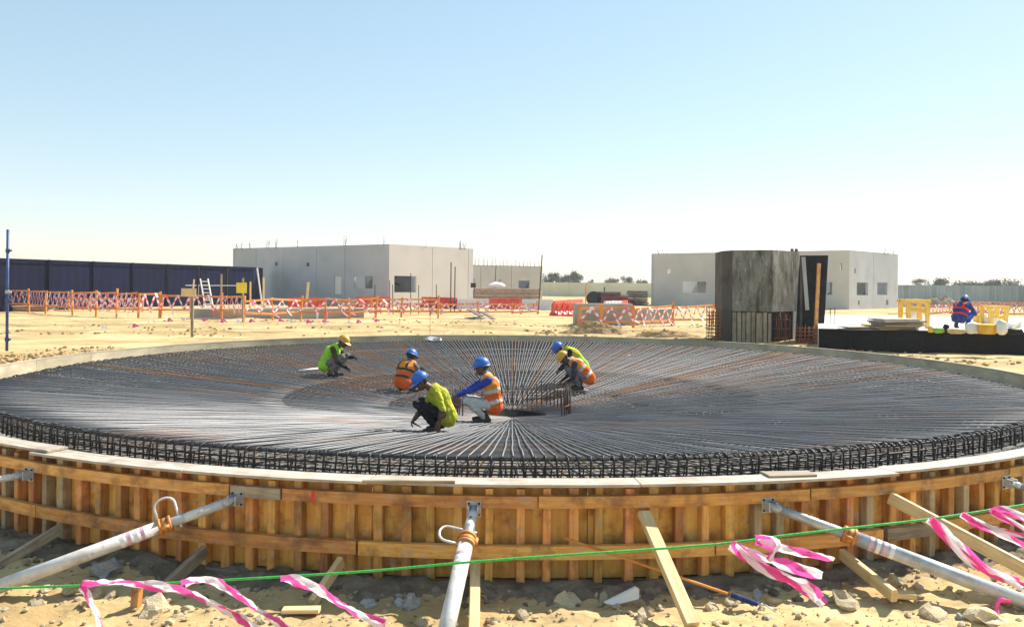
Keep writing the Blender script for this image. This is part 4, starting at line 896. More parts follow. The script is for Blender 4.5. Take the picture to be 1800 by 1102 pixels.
tree('broadest dark tree behind the cream wall', 1011, 475, 499, 40, 150, 'leaf', 3)
tree('very small lone tree behind the middle of the cream wall', 1038, 488, 499, 14, 165, 'leaf', 4)
tree('low pale bush right of the lone small tree', 1075, 488, 500, 32, 160, 'leaf_grey', 5)
tree('thin pale bush with bare twigs behind the cream wall', 1102, 483, 500, 26, 160, 'leaf_grey', 6)
tree('low dark bush beside the right concrete shell', 1130, 490, 500, 32, 165, 'leaf', 7)
for i, (x, yt, w_, lb) in enumerate(((1617, 488, 30, 'leftmost dark tree beyond the far right fence'), (1655, 491, 48, 'wide low tree behind the white hut roof'), (1695, 496, 46, 'lowest pale tree beyond the far right fence'), (1730, 491, 46, 'dark spreading tree beyond the far right fence'), (1775, 495, 60, 'broad low tree at the far right edge'))):
    tree(lb, x, yt, 508, w_, 150, 'leaf_grey' if i in (2, 4) else 'leaf', 20 + i, grp='trees beyond the right fence')

# ------------------------------------------------------------------ timber barricades with zigzag tape
def barricade(label, pts, h, zig, lo=0.42, double=False, seed=0, mat='fence_timber', pw=0.085):
    base = Vector(pts[0]); f = thing('timber_barricade', label, 'barricade', base, 'timber barricades wound with pink tape'); rg = random.Random(seed)
    P = [Vector(p) for p in pts]
    for p in P:
        beam_obj('post', p - Vector((0, 0, 0.1)), p + Vector((rg.uniform(-.09, .09), rg.uniform(-.08, .08), h + rg.uniform(0.0, 0.2))), pw, pw * 0.8, mat, f, base)
    for a, b in zip(P[:-1], P[1:]):
        n = (b - a).cross(Vector((0, 0, 1))).normalized(); n = n if n.y < 0 else -n; o = n * 0.06
        for z in ((lo, h) if not double else (lo, (lo + h) / 2, h)):
            dz = rg.uniform(-0.06, 0.06); beam_obj('rail', a + o + Vector((0, 0, z - 0.04 + dz)), b + o + Vector((0, 0, z - 0.04 - dz)), 0.03, 0.085, mat, f, base)
        mb = MB(); L = (b - a).length; k = max(2, int(L * zig * 1.9)); pts2 = []
        for i in range(k + 1):
            q = a.lerp(b, i / k) + n * (0.1 if i % 2 else 0.085) - base; q.z += (h + rg.uniform(-.05, .03)) if i % 2 else lo + rg.uniform(-0.1, 0.05)
            pts2.append(q)
        for i in range(k):
            m = 5; w_ = Vector(((b - a).normalized())) * rg.uniform(0.035, 0.06)
            for j in range(m):
                c0 = pts2[i].lerp(pts2[i + 1], j / m); c1 = pts2[i].lerp(pts2[i + 1], (j + 1) / m); mb.quad(c0 - w_, c1 - w_, c1 + w_, c0 + w_, (i + j) % 2)
            if rg.random() < 0.55:                               # loose tails
                q = pts2[i]; e = q + Vector((rg.uniform(-.1, .25), -0.03, -rg.uniform(0.1, 0.3))); mb.quad(q - w_, q + w_, e + w_ * 0.7, e - w_ * 0.7, 0 if rg.random() < 0.6 else 1)
        mb.build('tape', ['pink_site', 'tape_white'], f)
    return f
def G(x, y, z=GZ): return at_z(x, y, z)
barricade('orange timber barricade at the left, thickly wound with pink tape', [G(-60, 545), G(51, 549), G(80, 552), G(128, 555), G(169, 557), G(205, 558), G(243, 561), G(280, 560)], 1.15, 2.3, 0.45, False, 1)
barricade('orange timber barricade between the plywood sign and the yellow sign', [G(282, 560), G(336, 561), G(389, 562), G(429, 566)], 1.08, 2.0, 0.45, False, 2)
barricade('second taped timber barricade standing behind the left one', [G(84, 545), G(120, 546), G(160, 548), G(205, 548), G(250, 548)], 0.75, 2.6, 0.2, False, 3)
barricade('orange timber barricade before the low concrete wall, left of middle', [G(429, 566), G(480, 564), G(528, 562), G(573, 562), G(615, 561), G(660, 560), G(705, 559), G(770, 559)], 0.95, 1.5, 0.38, False, 4)
barricade('taped timber barricade in front of the red and white barriers', [G(595, 552), G(650, 552), G(710, 552), G(775, 553), G(840, 553), G(900, 553), G(945, 553)], 0.62, 2.2, 0.2, False, 5)
barricade('taped timber barricade before the block wall, right of middle', [G(1018, 577), G(1058, 577), G(1113, 577), G(1181, 573), G(1252, 570)], 0.84, 1.7, 0.28, False, 6, pw=0.11)
barricade('low taped barricade at the far right beyond the slab', [G(1632, 553), G(1670, 552), G(1720, 552), G(1765, 553), G(1830, 556)], 0.62, 2.6, 0.15, False, 7)
barricade('small farther taped barricade below the far right fence', [G(1705, 541), G(1740, 541), G(1775, 542), G(1830, 543)], 0.55, 2.0, 0.35, False, 8)
# cord with pink flags lying low over the sand
cf_ = thing('flag_cord', 'low cord with small pink flags before the low concrete wall', 'flag cord', G(300, 572))
cb_ = cf_.location.copy(); pts = [(180, 579), (235, 578), (296, 566), (322, 565), (358, 566), (390, 567), (417, 569), (440, 568), (491, 568), (512, 569), (540, 570), (568, 569), (612, 571), (628, 570), (660, 568)]
W3 = [G(x, y) + Vector((0, 0, 0.16)) for x, y in pts]
mb = MB(); mb.tube([q - cb_ for q in W3], 0.006, 4); mb.build('cord', 'tape_white', cf_)
for i, q in enumerate(W3):
    mb = MB(); rg = random.Random(i); s_ = rg.uniform(0.1, 0.2)
    mb.quad((-0.02, 0, 0.02), (0.05, 0, 0.02), (0.09, -0.03, -s_), (-0.05, -0.02, -s_)); mb.quad((0.0, 0.02, 0.02), (0.05, 0.02, 0.02), (0.2, 0.0, -s_ * 0.6), (0.12, 0.0, -s_ * 0.8)); mb.build('flag', 'pink' if i % 3 else 'tape_white', cf_, q - cb_)
    if i % 3 == 1: mb = MB(); mb.tube([(0, 0, -0.2), (0, 0, 0.02)], 0.008, 4); mb.build('pin', 'rust', cf_, q - cb_)

# low concrete walls of the neighbouring pits
def low_wall(label, A, B, z1, th=0.3, mat='concrete_low', name='low_concrete_wall'):
    A, B = Vector(A), Vector(B); t = (B - A).normalized(); n = Vector((t.y, -t.x, 0)); n = n if n.y > 0 else -n
    mb = MB(); L = (B - A).length; k = max(1, int(L / 2.5))
    o = thing(name, label, 'wall', A)
    for i in range(k):
        p, q = A + t * (L * i / k + 0.004), A + t * (L * (i + 1) / k - 0.004); mb = MB(); mb.beam(p - A + Vector((0, 0, (z1 - A.z) / 2 - 0.05)) + n * th / 2, q - A + Vector((0, 0, (z1 - A.z) / 2 - 0.05)) + n * th / 2, th, z1 - A.z + 0.1, 0.012); mb.build('wall_bay', mat, o)
    return o
low_wall('low grey concrete wall behind the left barricades', G(335, 562), G(640, 560), 0.34)
low_wall('grey concrete block wall behind the barricade right of middle', G(1010, 574), G(1112, 574), 0.80)
low_wall('lower grey concrete wall next to the block wall', G(1113, 571), G(1181, 569), 0.52)

# ------------------------------------------------------------------ signs, stakes, ladder
def post_sign(label, x, ybase, ytop, bx0, bx1, by0, by1, bmat, pmat='timber_grey', lean=0.0):
    g = G(x, ybase, -0.12); Y = g.y; r = thing('post_sign', label, 'sign', g)
    t = at_y(x + lean, ytop, Y); beam_obj('post', g - Vector((0, 0, 0.1)), t, 0.08, 0.06, pmat, r, g)
    p, q = at_y(bx0, by1, Y), at_y(bx1, by0, Y); mb = MB(); c = (p + q) / 2 - g; hx, hz = (q.x - p.x) / 2, (q.z - p.z) / 2
    mb.box((-hx, -0.009, -hz), (hx, 0.009, hz)); mb.build('board', bmat, r, (c.x, -0.06, c.z)); return r
post_sign('blank plywood sign board on a timber post, left', 338, 592, 508, 320, 346, 507, 521, 'timber_pale')
post_sign('bright yellow sign board above the left barricade', 427, 566.5, 489, 416.5, 434.5, 497, 515, 'yellow_board')
for (x0, yt, x1, yb, mt, lb) in ((389, 482, 389, 556, 'timber_grey', 'tall upright timber stake between the plywood and yellow signs'), (440, 495, 440, 552, 'timber_pale', 'short timber stake just right of the yellow sign'), (463, 488, 463, 553, 'timber_pale', 'pale timber stake before the grey building left end'), (542, 496, 537, 545, 'timber_pale', 'leaning pair of pale boards before the left shell'), (341, 491, 336, 545, 'timber_pale', 'short leaning pale stake left of the ladder'), (1030, 500, 1029, 552, 'fence_timber', 'orange timber stake by the red barriers right of middle'), (452, 471, 462, 545, 'tape_white', 'slanting white pole at the end of the blue fence')):
    g = G(x1, yb); t = at_y(x0, yt, g.y); tag(beam_obj('stake' if 'pole' not in lb else 'slanting_pole', g - Vector((0, 0, .05)), t, 0.075 if 'board' not in lb else 0.14, 0.06, mt), lb, 'stake' if 'pole' not in lb else 'pole')
g = G(370, 548); ld = thing('ladder', 'white ladder leaning against the blue fence', 'ladder', g)
for dx in (0, 14):
    a = at_y(362 + dx, 548, g.y); b = at_y(352 + dx * 0.95, 490, g.y); beam_obj('stile', a, b, 0.05, 0.09, 'tape_white', ld, g)
for k in range(8):
    y = 541 - k * 6.6; xo = 362 - (548 - y) * 10 / 58.0; beam_obj('rung', at_y(xo, y, g.y), at_y(xo + 13.6, y, g.y), 0.04, 0.05, 'tape_white', ld, g)
# dark steel rods
for (x0, yt, x1, yb, lb) in ((793, 461, 792, 551, 'taller of two close dark steel rods left of the long boards'), (800, 469, 799, 548, 'shorter of two close dark steel rods left of the long boards'), (872, 467, 868, 535, 'dark steel rod before the low beige building'), (953, 448, 946, 552, 'tallest slightly leaning dark steel rod in the centre'), (835, 498, 831, 543, 'short rusty rod with a square head beside the low building'), (1031, 497, 1029, 530, 'short dark rod behind the orange stake'),
                             (659, 500, 659, 553, 'leftmost thin dark rod before the left shell'), (685, 493, 685, 552, 'dark rod standing under the left shell corner'), (690, 500, 691, 554, 'thicker dark rod just right of the left shell corner'), (722, 480, 722, 553, 'dark rod standing before the braced opening'), (736, 501, 736, 552, 'thin dark rod just right of the braced opening'), (767, 500, 767, 553, 'thin dark rod before the right half of the left shell'), (756, 520, 756, 590, 'thin rod stuck in the sand just behind the rim')):
    g = G(x1, yb); t = at_y(x0, yt, g.y); mb = MB(); big = yt < 470; mb.tube([Vector((0, 0, -0.05)), t - g], 0.034 if big else 0.022, 6)
    if 'rim' in lb: mb = MB(); mb.tube([Vector((0, 0, -0.05)), t - g], 0.007, 5)
    if 'square head' in lb: mb.box((-0.16, -0.03, (t - g).z - 0.3), (0.2, 0.03, (t - g).z + 0.02))
    tag(mb.build('steel_rod', 'dark_rod', None, g), lb, 'steel rod', 'dark steel rods standing in the ground')

# ------------------------------------------------------------------ plastic barriers
def barrier(label, A, B, h, mat, ribs=5):
    A, B = Vector(A), Vector(B); t = (B - A); L = t.length; r = thing('plastic_barrier', label, 'barrier', A, 'red and white plastic barriers'); ang = math.atan2(t.y, t.x)
    mb = MB(); prof = [(-0.26, 0), (0.26, 0), (0.26, 0.16 * h), (0.12, 0.38 * h), (0.09, h), (-0.09, h), (-0.12, 0.38 * h), (-0.26, 0.16 * h)]
    for x in (0.015, L - 0.015):
        for (y, z) in prof: mb.v.append((x, y, z))
    for k in range(8): mb.face((k, 8 + k, 8 + (k + 1) % 8, (k + 1) % 8))
    mb.face(range(8)); mb.face([15 - k for k in range(8)]); body = mb.build('body', mat, r, (0, 0, 0), ang)
    for k in range(ribs):
        x = L * (k + 0.5) / ribs; mb = MB(); mb.beam((x - L * 0.06 / 1, -0.285, 0.05), (x + L * 0.03, -0.12, h * 0.85), 0.07, 0.05, 0.01); mb.build('rib', mat, r, (0, 0, 0), ang)
    mb = MB(); mb.box((L * 0.46, -0.05, h), (L * 0.54, 0.05, h + 0.03)); mb.build('filler_cap', mat, r, (0, 0, 0), ang)
    return r
for (x0, y0, x1, y1, yt, mt, lb) in ((506, 541, 567, 541, 523, 'red_plastic', 'red plastic barrier farthest left behind the barricade'), (625, 541, 685, 541, 521.5, 'red_plastic', 'red plastic barrier under the left shell corner'), (742, 541, 802, 543, 521.5, 'red_plastic', 'red plastic barrier behind the two close rods'), (803, 543, 859, 543, 525, 'white_plastic', 'white plastic barrier between two red ones, left'), (860, 544, 916, 544, 524.5, 'red_plastic', 'red plastic barrier in the centre of the row'), (917, 544.5, 972, 545, 526, 'white_plastic', 'white plastic barrier right of the central red one'), (973, 541, 1023, 536, 526, 'red_plastic', 'red plastic barrier at the right end of the row'), (1063, 541, 1092, 540, 530, 'white_plastic', 'small white barrier before the maroon machine'), (1093, 540, 1112, 536, 528, 'red_plastic', 'small red barrier right of the maroon machine')):
    a, b = G(x0, y0), G(x1, y1); barrier(lb, a, b, max(0.5, (min(y0, y1) - yt) / F * (a.y + b.y) / 2), mt, 5)
a, b = G(971, 556), G(1010, 555); barrier('red plastic barrier with slanting ribs, nearest to the viewer', a, b, (556 - 533) / F * a.y, 'red_plastic', 4)

# ------------------------------------------------------------------ stacks and machines behind
def stack(label, x0, x1, y0, y1, mat, layers, cat='stack', name='board_stack', dep=1.0, seed=0, zb=GZ, jag=0.3):
    a, b = G(x0, y1, zb), G(x1, y1, zb); H = (y1 - y0) / F * a.y; r = thing(name, label, cat, a); rg = random.Random(seed); L = (b - a).length; ang = math.atan2(b.y - a.y, b.x - a.x)
    for k in range(layers):
        j = rg.uniform(0, jag) * L * 0.15; mb = MB(); mb.beam((j, dep / 2 + rg.uniform(-.05, .05), H * (k + 0.45) / layers), (L - rg.uniform(0, jag) * L * 0.15, dep / 2, H * (k + 0.45) / layers + rg.uniform(-0.01, 0.01)), dep, H / layers * 0.82, 0.01); mb.build('board', mat, r, (0, 0, 0), ang)
    for q in (0.15, 0.5, 0.85):
        mb = MB(); mb.box((L * q - 0.05, 0, 0.0), (L * q + 0.05, dep, H * 0.05)); mb.build('bearer', mat, r, (0, 0, 0), ang)
    return r
stack('long stack of brown boards before the low beige building', 808, 953, 506, 536, 'board_stack', 8, dep=1.6, seed=2)
stack('flat dark stack of timbers behind the left barricade', 456, 580, 541, 548, 'board_stack', 3, dep=1.6, seed=9, jag=0.8)
stack('low dark heap of boards at far left', 15, 90, 537, 548, 'board_stack', 3, dep=1.4, seed=10, jag=0.9)
stack('dark stack of steel beams beside the right shell', 1114, 1140, 511, 538, 'steel_stack', 8, dep=1.4, seed=3, jag=0.6)
p = at_y(873, 503, G(880, 536).y + 1.0); mb = MB()
bm = bmesh.new(); bmesh.ops.create_icosphere(bm, subdivisions=3, radius=1.0)
for v in bm.verts: v.co = Vector((v.co.x * 0.72, v.co.y * 0.5, max(v.co.z, -0.3) * 0.30 * (1 + 0.4 * noise.noise(v.co * 2)) + 0.02))
for q_ in bm.faces: q_.smooth = True
me = bpy.data.meshes.new('white_tarpaulin'); bm.to_mesh(me); bm.free(); me.materials.append(MATS['sack_white'])
tag(link('white_tarpaulin', me, None, p), 'white tarpaulin bundle on top of the long board stack', 'tarpaulin')
g = G(1072, 538); mc = thing('compressor_trailer', 'dark maroon machine with black tyre behind the red barriers', 'machine', g)
mb = MB(); mb.beam((-1.0, 0.6, 0.55), (1.5, 0.6, 0.55), 1.2, 0.75, 0.15); mb.build('body', 'maroon', mc)
mb = MB(); mb.beam((-0.9, 0.6, 1.05), (0.9, 0.6, 1.05), 0.9, 0.25, 0.08); mb.build('engine_cover', 'steel_stack', mc)
mb = MB(); mb.tube([(-1.3, 0, 0.6), (-1.3, 0.35, 0.6)], 0.6, 18); mb.build('tyre', 'tyre', mc)
mb = MB(); mb.tube([(-0.4, 0.5, 1.1), (-0.4, 0.5, 1.55)], 0.05, 8); mb.build('exhaust', 'dark_rod', mc)
mb = MB(); mb.tube([(1.3, 0, 0.3), (1.3, 0.3, 0.3)], 0.3, 16); mb.build('wheel', 'tyre', mc)
# broken boards lying on the sand
for (x0, y0, x1, y1, wd, mt, lb, lift) in ((802, 562, 842, 563, 0.75, 'board_stack', 'flat dark board lying on the sand, lowest of the debris pile', 0.03), (828, 545, 846, 556, 0.35, 'steel_stack', 'dark board tipped up in the debris pile', 0.25), (846, 548, 870, 563, 0.3, 'steel_stack', 'dark slanting board at the right end of the debris pile', 0.12), (834, 556, 860, 565, 0.25, 'tape_white', 'pale board lying across the debris pile', 0.14), (820, 559, 850, 559, 0.4, 'sole', 'grey board in the middle of the debris pile', 0.1)):
    g0 = G(x0, 562) ; a = at_y(x0, y0, g0.y); b = at_y(x1, y1, g0.y - 0.4); a.z = max(a.z, GZ + lift); b.z = max(b.z, GZ + 0.03)
    tag(beam_obj('debris_board', a, b, wd, 0.04, mt), lb, 'board')
g = G(700, 588, -0.12)

# ------------------------------------------------------------------ spoil heaps
def heap(name, x, y, wpx, hpx, mat, seed, Y=None, ydep=0.6):
    g = G(x, y); s_ = g.y / F; bm = bmesh.new(); bmesh.ops.create_grid(bm, x_segments=40, y_segments=26, size=1.0)
    W, H = wpx / 2 * s_, hpx * s_
    for v in bm.verts:
        q = max(0, 1 - (v.co.x ** 2 + v.co.y ** 2)); n = fnoise(v.co.x * 2.5 + seed, v.co.y * 2.5, seed, 5)
        v.co = Vector((v.co.x * W, v.co.y * W * ydep, H * (q ** 1.1) * (1 + 0.55 * n) - 0.06 + 0.05 * H * fnoise(v.co.x * 11, v.co.y * 11, seed)))
    me = bpy.data.meshes.new(name); bm.to_mesh(me); bm.free(); me.materials.append(MATS[mat]); struct(link(name, me, None, (g.x, g.y, GZ)))
heap('spoil_heap', 1610, 540, 90, 15, 'spoil', 1); heap('spoil_heap', 1655, 541, 90, 18, 'spoil', 4); heap('soil_heap', 1045, 588, 150, 20, 'soil', 2, ydep=0.4); heap('soil_heap', 1170, 594, 170, 14, 'soil', 3, ydep=0.3); heap('soil_heap', 960, 588, 60, 8, 'soil', 6, ydep=0.4)

# ------------------------------------------------------------------ concrete column in formwork, right of the tank
def P2(x, Y): p = at_y(x, 520, Y); return Vector((p.x, p.y, 0))
cA, cB, cC, cD = P2(1269, 25.75), P2(1287, 25.15), P2(1358, 24.7), P2(1404, 25.75)
ctr = (cA + cD) / 2 + Vector((0.15, 1.0, 0)); cE, cF = cD + Vector((0.1, 1.3, 0)), cA + Vector((0.1, 1.3, 0))
cbase = Vector((cB.x, cB.y, -0.2))
co = thing('concrete_column', 'stained concrete column block with faceted sides standing behind the right rim', 'column', cbase)
def prism(name, pts, z0, z1, mats, parent, base, fm=None):
    mb = MB(); n = len(pts)
    for z in (z0, z1):
        for p in pts: mb.v.append((p.x - base.x, p.y - base.y, z - base.z))
    for k in range(n): mb.face((k, (k + 1) % n, n + (k + 1) % n, n + k), fm[k] if fm else 0)
    mb.face([n - 1 - k for k in range(n)]); mb.face([n + k for k in range(n)]); return mb.build(name, mats, parent)
ZU = 0.80
prism('upper_block', [cA, cB, cC, cD, cE, cF], ZU, CAMZ + 1.10, ['concrete_old', 'concrete_brown'], co, cbase, [1, 0, 0, 0, 1, 1])
ins = Vector((0, 0.04, 0))
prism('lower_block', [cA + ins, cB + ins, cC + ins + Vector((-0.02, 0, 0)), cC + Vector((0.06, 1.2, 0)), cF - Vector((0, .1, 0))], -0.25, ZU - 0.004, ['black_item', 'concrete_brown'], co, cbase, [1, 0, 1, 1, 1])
prism('corner_post', [cD + Vector((-0.16, 0.02, 0)), cD + Vector((-0.02, 0.06, 0)), cD + Vector((-0.02, 0.2, 0)), cD + Vector((-0.16, 0.2, 0))], -0.25, ZU - 0.004, ['slab'], co, cbase)
prism('recess_shade_block', [cC + Vector((0.07, 0.45, 0)), cD + Vector((0.0, 0.25, 0)), cD + Vector((0.1, 1.1, 0)), cC + Vector((0.1, 1.1, 0))], -0.25, ZU - 0.004, ['black_item'], co, cbase)  # black block added so the open recess reads as shaded
rg = random.Random(4)
xb = [1287.5, 1296, 1304.5, 1312, 1321, 1329.5, 1342, 1350, 1357]
for k in range(len(xb) - 1):
    t0, t1 = (xb[k] + 0.7 - 1287) / 71, (xb[k + 1] - 0.7 - 1287) / 71; p, q = cB.lerp(cC, t0), cB.lerp(cC, t1); m_ = (p + q) / 2 + Vector((0, 0.005 + rg.uniform(-.006, .006), 0))
    beam_obj('board', (m_.x, m_.y, -0.2), (m_.x + rg.uniform(-.006, .006), m_.y, ZU - 0.01 - rg.uniform(0, 0.04)), (q - p).length, 0.03, 'timber_grey', co, cbase, up=(0, -1, 0), ch=0.003)
for dx in (0, 7.5):
    p = at_y(1392.5 + dx, 440, 25.9); mb = MB(); mb.tube([(p.x - cbase.x, p.y - cbase.y, CAMZ + 1.0 - cbase.z), (p.x - cbase.x, p.y - cbase.y, CAMZ + 1.2 - cbase.z)], 0.05, 12); mb.build('pipe_end', 'maroon', co, smooth=True)
for (u_, v_) in ((0.2, 1.15), (0.75, 1.15), (0.2, 1.75), (0.75, 1.75), (0.2, 2.3), (0.75, 2.3)):
    p = cB.lerp(cC, u_); mb = MB(); mb.tube([(p.x - cbase.x, p.y - cbase.y - 0.003, v_ - cbase.z), (p.x - cbase.x, p.y - cbase.y + 0.02, v_ - cbase.z)], 0.022, 10); mb.build('tie_hole', 'hole', co)
# black shutter panel leaning beside it
q0, q1 = P2(1404, 25.4), P2(1454, 25.1)
sp_ = thing('shutter_panel', 'tall black formwork panel with timber batten, right side of the column', 'formwork panel', Vector((q0.x, q0.y, -0.2)))
sb0 = sp_.location.copy(); t = (q1 - q0).normalized(); n = Vector((t.y, -t.x, 0)); n = n if n.y < 0 else -n
mb = MB(); W = (q1 - q0).length; zt = CAMZ + 0.97 + 0.2
for z, off in ((0.0, -0.1), (zt, 0.02)):
    for (s, d) in ((0.0, 0), (W, 0), (W, -0.05), (0.0, -0.05)):
        p = t * (s + off) - n * d * -1; mb.v.append((p.x, p.y, z))
for k in range(4): mb.face((k, (k + 1) % 4, 4 + (k + 1) % 4, 4 + k))
mb.face((3, 2, 1, 0)); mb.face((4, 5, 6, 7)); mb.build('sheet', 'black_item', sp_)
a = at_y(1432.5, 603, 24.95); b = at_y(1439.5, 463, 25.0); beam_obj('batten', a, b, 0.11, 0.05, 'timber', sp_, sb0, up=(0, -1, 0))
a = at_y(1419, 545, 25.02); b = at_y(1412, 452, 25.1); beam_obj('cement_streaked_batten', a, b, 0.12, 0.03, 'concrete_low', sp_, sb0, up=(0, -1, 0))
a = at_y(1407.5, 603, 25.05); b = at_y(1408.5, 450, 25.15); beam_obj('edge_batten', a, b, 0.07, 0.05, 'concrete_brown', sp_, sb0, up=(0, -1, 0))
# rusty cages
def cage(label, x0, x1, y0, y1, Y, nv, nh, seed, mat='rust'):
    a, b = at_y(x0, y1, Y), at_y(x1, y1, Y); a.z = b.z = -0.15; zt = at_y(x0, y0, Y).z; r = thing('rebar_cage', label, 'rebar cage', a, 'rusty rebar cages by the column'); rg = random.Random(seed)
    for row in (0, 0.28):
        for k in range(nv):
            p = a.lerp(b, k / (nv - 1)) + Vector((rg.uniform(-.02, .02), row, 0)) - a; mb = MB(); mb.tube([p, p + Vector((rg.uniform(-.03, .03), 0, (zt - a.z) * rg.uniform(0.86, 1.02)))], 0.012, 5); mb.build('upright_bar', mat, r, smooth=True)
    for k in range(nh):
        z = (zt - a.z) * (k + 0.5) / nh * 0.9; d = b - a; mb = MB(); mb.tube([(-.02, -0.015, z), (d.x + .02, d.y - 0.015, z), (d.x + .02, d.y + 0.3, z), (-.02, 0.3, z)], 0.009, 5, closed=True); mb.build('stirrup', mat, r, smooth=True)
cage('rusty rebar cage standing left of the column', 1246, 1267, 540, 600, 25.4, 5, 9, 1)
cage('rusty rebar cage before the dark recess of the column', 1362, 1388, 548, 606, 25.0, 4, 3, 2)
cage('low rusty rebar cage before the black panel', 1406, 1466, 570, 609, 24.3, 9, 5, 3)
for (x, yt, lb) in ((1459, 542, 'left of two thin upright rods beside the black panel'), (1467, 541, 'right of two thin upright rods beside the black panel')):
    p = at_y(x, 600, 24.6); p.z = -0.15; mb = MB(); mb.tube([(0, 0, 0), (0, 0, at_y(x, yt, 24.6).z + 0.15)], 0.012, 5); tag(mb.build('steel_rod', 'dark_rod', None, p), lb, 'steel rod')

# ------------------------------------------------------------------ raised slab with black-sheeted edge form
W0 = at_z(1452, 607, -0.14); SA = Vector((8.15, 21.9, 0)); SB = Vector((18.5, 19.6, 0)); SZ = 0.46
es = thing('slab_edge_form', 'low black film-faced plywood edge form around the white slab at right', 'edge form', (SA.x, SA.y, -0.14))
t = (SB - SA).normalized(); n = Vector((-t.y, t.x, 0)); L = (SB - SA).length; k = 0; s_ = 0.0
while s_ < L - 0.5:
    wd = 0.86; mb = MB(); mb.box((-wd / 2 + 0.003, 0, 0.0), (wd / 2 - 0.003, 0.02, SZ + 0.14 - 0.02)); p = t * (s_ + wd / 2); mb.build('film_faced_sheet', 'black_film', es, (p.x, p.y, 0), math.atan2(t.y, t.x)); s_ += wd
beam_obj('top_rail', SA + Vector((0, 0, SZ - 0.018)) - n * 0.02, SB + Vector((0, 0, SZ - 0.018)) - n * 0.02, 0.07, 0.035, 'black_item', es, Vector((SA.x, SA.y, -0.14)))
mb = MB(); pts = [SA + n * 0.03, SB + n * 0.03, SB + n * 12 + Vector((3, 0, 0)), SA + n * 11.5 + Vector((1.6, 0, 0))]
for z in (-0.3, SZ - 0.012):
    for p in pts: mb.v.append((p.x - SA.x, p.y - SA.y, z))
for k in range(4): mb.face((k, (k + 1) % 4, 4 + (k + 1) % 4, 4 + k))
mb.face((4, 5, 6, 7)); struct(mb.build('raised_slab', 'slab', None, (SA.x, SA.y, 0)))

def on_slab(x, y): return at_z(x, y, SZ - 0.012)
# items on the slab
def planks(label, x0, x1, yb, H, dep, n, mat, seed, name='board_stack'):
    a, b = on_slab(x0, yb), on_slab(x1, yb); r = thing(name, label, 'stack', a); rg = random.Random(seed); L = (b - a).length; ang = math.atan2(b.y - a.y, b.x - a.x)
    for k in range(n):
        z = H * (k + 0.5) / n; mb = MB(); mb.beam((rg.uniform(-.12, .12), dep / 2 + rg.uniform(-.1, .1), z), (L + rg.uniform(-.15, .12), dep / 2 + rg.uniform(-.1, .1), z + rg.uniform(-.01, .01)), dep * rg.uniform(0.8, 1.1), H / n * 0.86, 0.006); mb.build('board', mat[k % len(mat)], r, (0, 0, 0), ang)
planks('messy stack of grey panels on the white slab', 1553, 1622, 581, 0.30, 0.7, 6, ['timber_grey', 'sole', 'plank'], 3)
planks('flat low stack of dark boards at the left end of the slab', 1492, 1560, 580, 0.08, 0.5, 3, ['sole', 'timber_grey'], 4)
def lump(name, label, x, yb, wpx, hpx, mat, seed, cat='sack', dep=0.7, z=None, grp=None):
    p = on_slab(x, yb); s_ = p.y / F; bm = bmesh.new(); bmesh.ops.create_icosphere(bm, subdivisions=3, radius=1.0); W, H = wpx / 2 * s_, hpx * s_
    for v in bm.verts:
        c = v.co.copy(); k = 1 + 0.22 * noise.noise(c * 1.7 + Vector((seed, 0, 0))) + 0.09 * noise.noise(c * 5 + Vector((0, seed, 0)))
        c = Vector([math.copysign(abs(q) ** 0.72, q) for q in c]) * k; v.co = Vector((c.x * W, c.y * W * dep, max(-1, c.z) * H / 2 + H / 2 - 0.01))
    for f in bm.faces: f.smooth = True
    me = bpy.data.meshes.new(name); bm.to_mesh(me); bm.free(); me.materials.append(MATS[mat]); o = link(name, me, None, p if z is None else Vector((p.x, p.y, z)))
    return tag(o, label, cat, grp)
SK = 'sacks heaped on the slab'
def frame(label, x0, x1, yb, yt, mat, mid=True):
    a, b = on_slab(x0, yb), on_slab(x1, yb); r = thing('trestle', label, 'trestle', a); H = (yb - yt) / F * a.y; L = (b - a).length
    for dx in (0.05, L - 0.05):
        for dy in (0.0, 0.45): beam_obj('leg', (dx, dy, 0), (dx, dy, H - 0.06), 0.11, 0.09, mat, r)
    for dy in (0.0, 0.45): beam_obj('top_rail', (-0.03, dy, H - 0.03), (L + 0.03, dy, H - 0.03), 0.09, 0.09, mat, r)
    beam_obj('cross_rail', (0.05, 0.05, H - 0.03), (0.05, 0.4, H - 0.03), 0.08, 0.08, mat, r)
    if mid: beam_obj('mid_rail', (0.1, 0.02, H * 0.68), (L - 0.1, 0.02, H * 0.62), 0.06, 0.14, mat, r)
    return r
frame('yellow timber trestle frame on the slab by the panel stack', 1593, 1629, 577, 527, 'yellow_timber')
frame('smaller yellow timber frame behind the yellow sacks', 1738, 1767, 572, 538, 'yellow_timber', False)
mb = MB(); p = on_slab(1601, 577); lump('white_sack', 'white sack under the yellow trestle frame', 1611, 574, 24, 30, 'sack_white', 12, grp=SK)
lump('yellow_sack', 'upper left yellow sack of the heap on the slab', 1728, 568, 34, 17, 'sack_yellow', 1, grp=SK)
lump('yellow_sack', 'upper right yellow sack of the heap on the slab', 1756, 568, 26, 16, 'sack_yellow', 2, grp=SK)
lump('white_sack', 'whitish sack lying between the yellow sacks', 1741, 571, 22, 16, 'sack_white', 7, grp=SK)
p = on_slab(1735, 587); s_ = p.y / F; bk = thing('yellow_bucket', 'yellow bucket standing at the front of the sack heap', 'bucket', p)
mb = MB(); mb.tube([(0, 0, 0), (0, 0, 16 * s_)], [13 * s_, 15 * s_], 18); mb.build('body', 'sack_yellow', bk, smooth=False); mb = MB(); mb.tube([(0, 0, 15.5 * s_), (0, 0, 17 * s_)], 15.8 * s_, 18); mb.build('rim', 'yellow_board', bk)
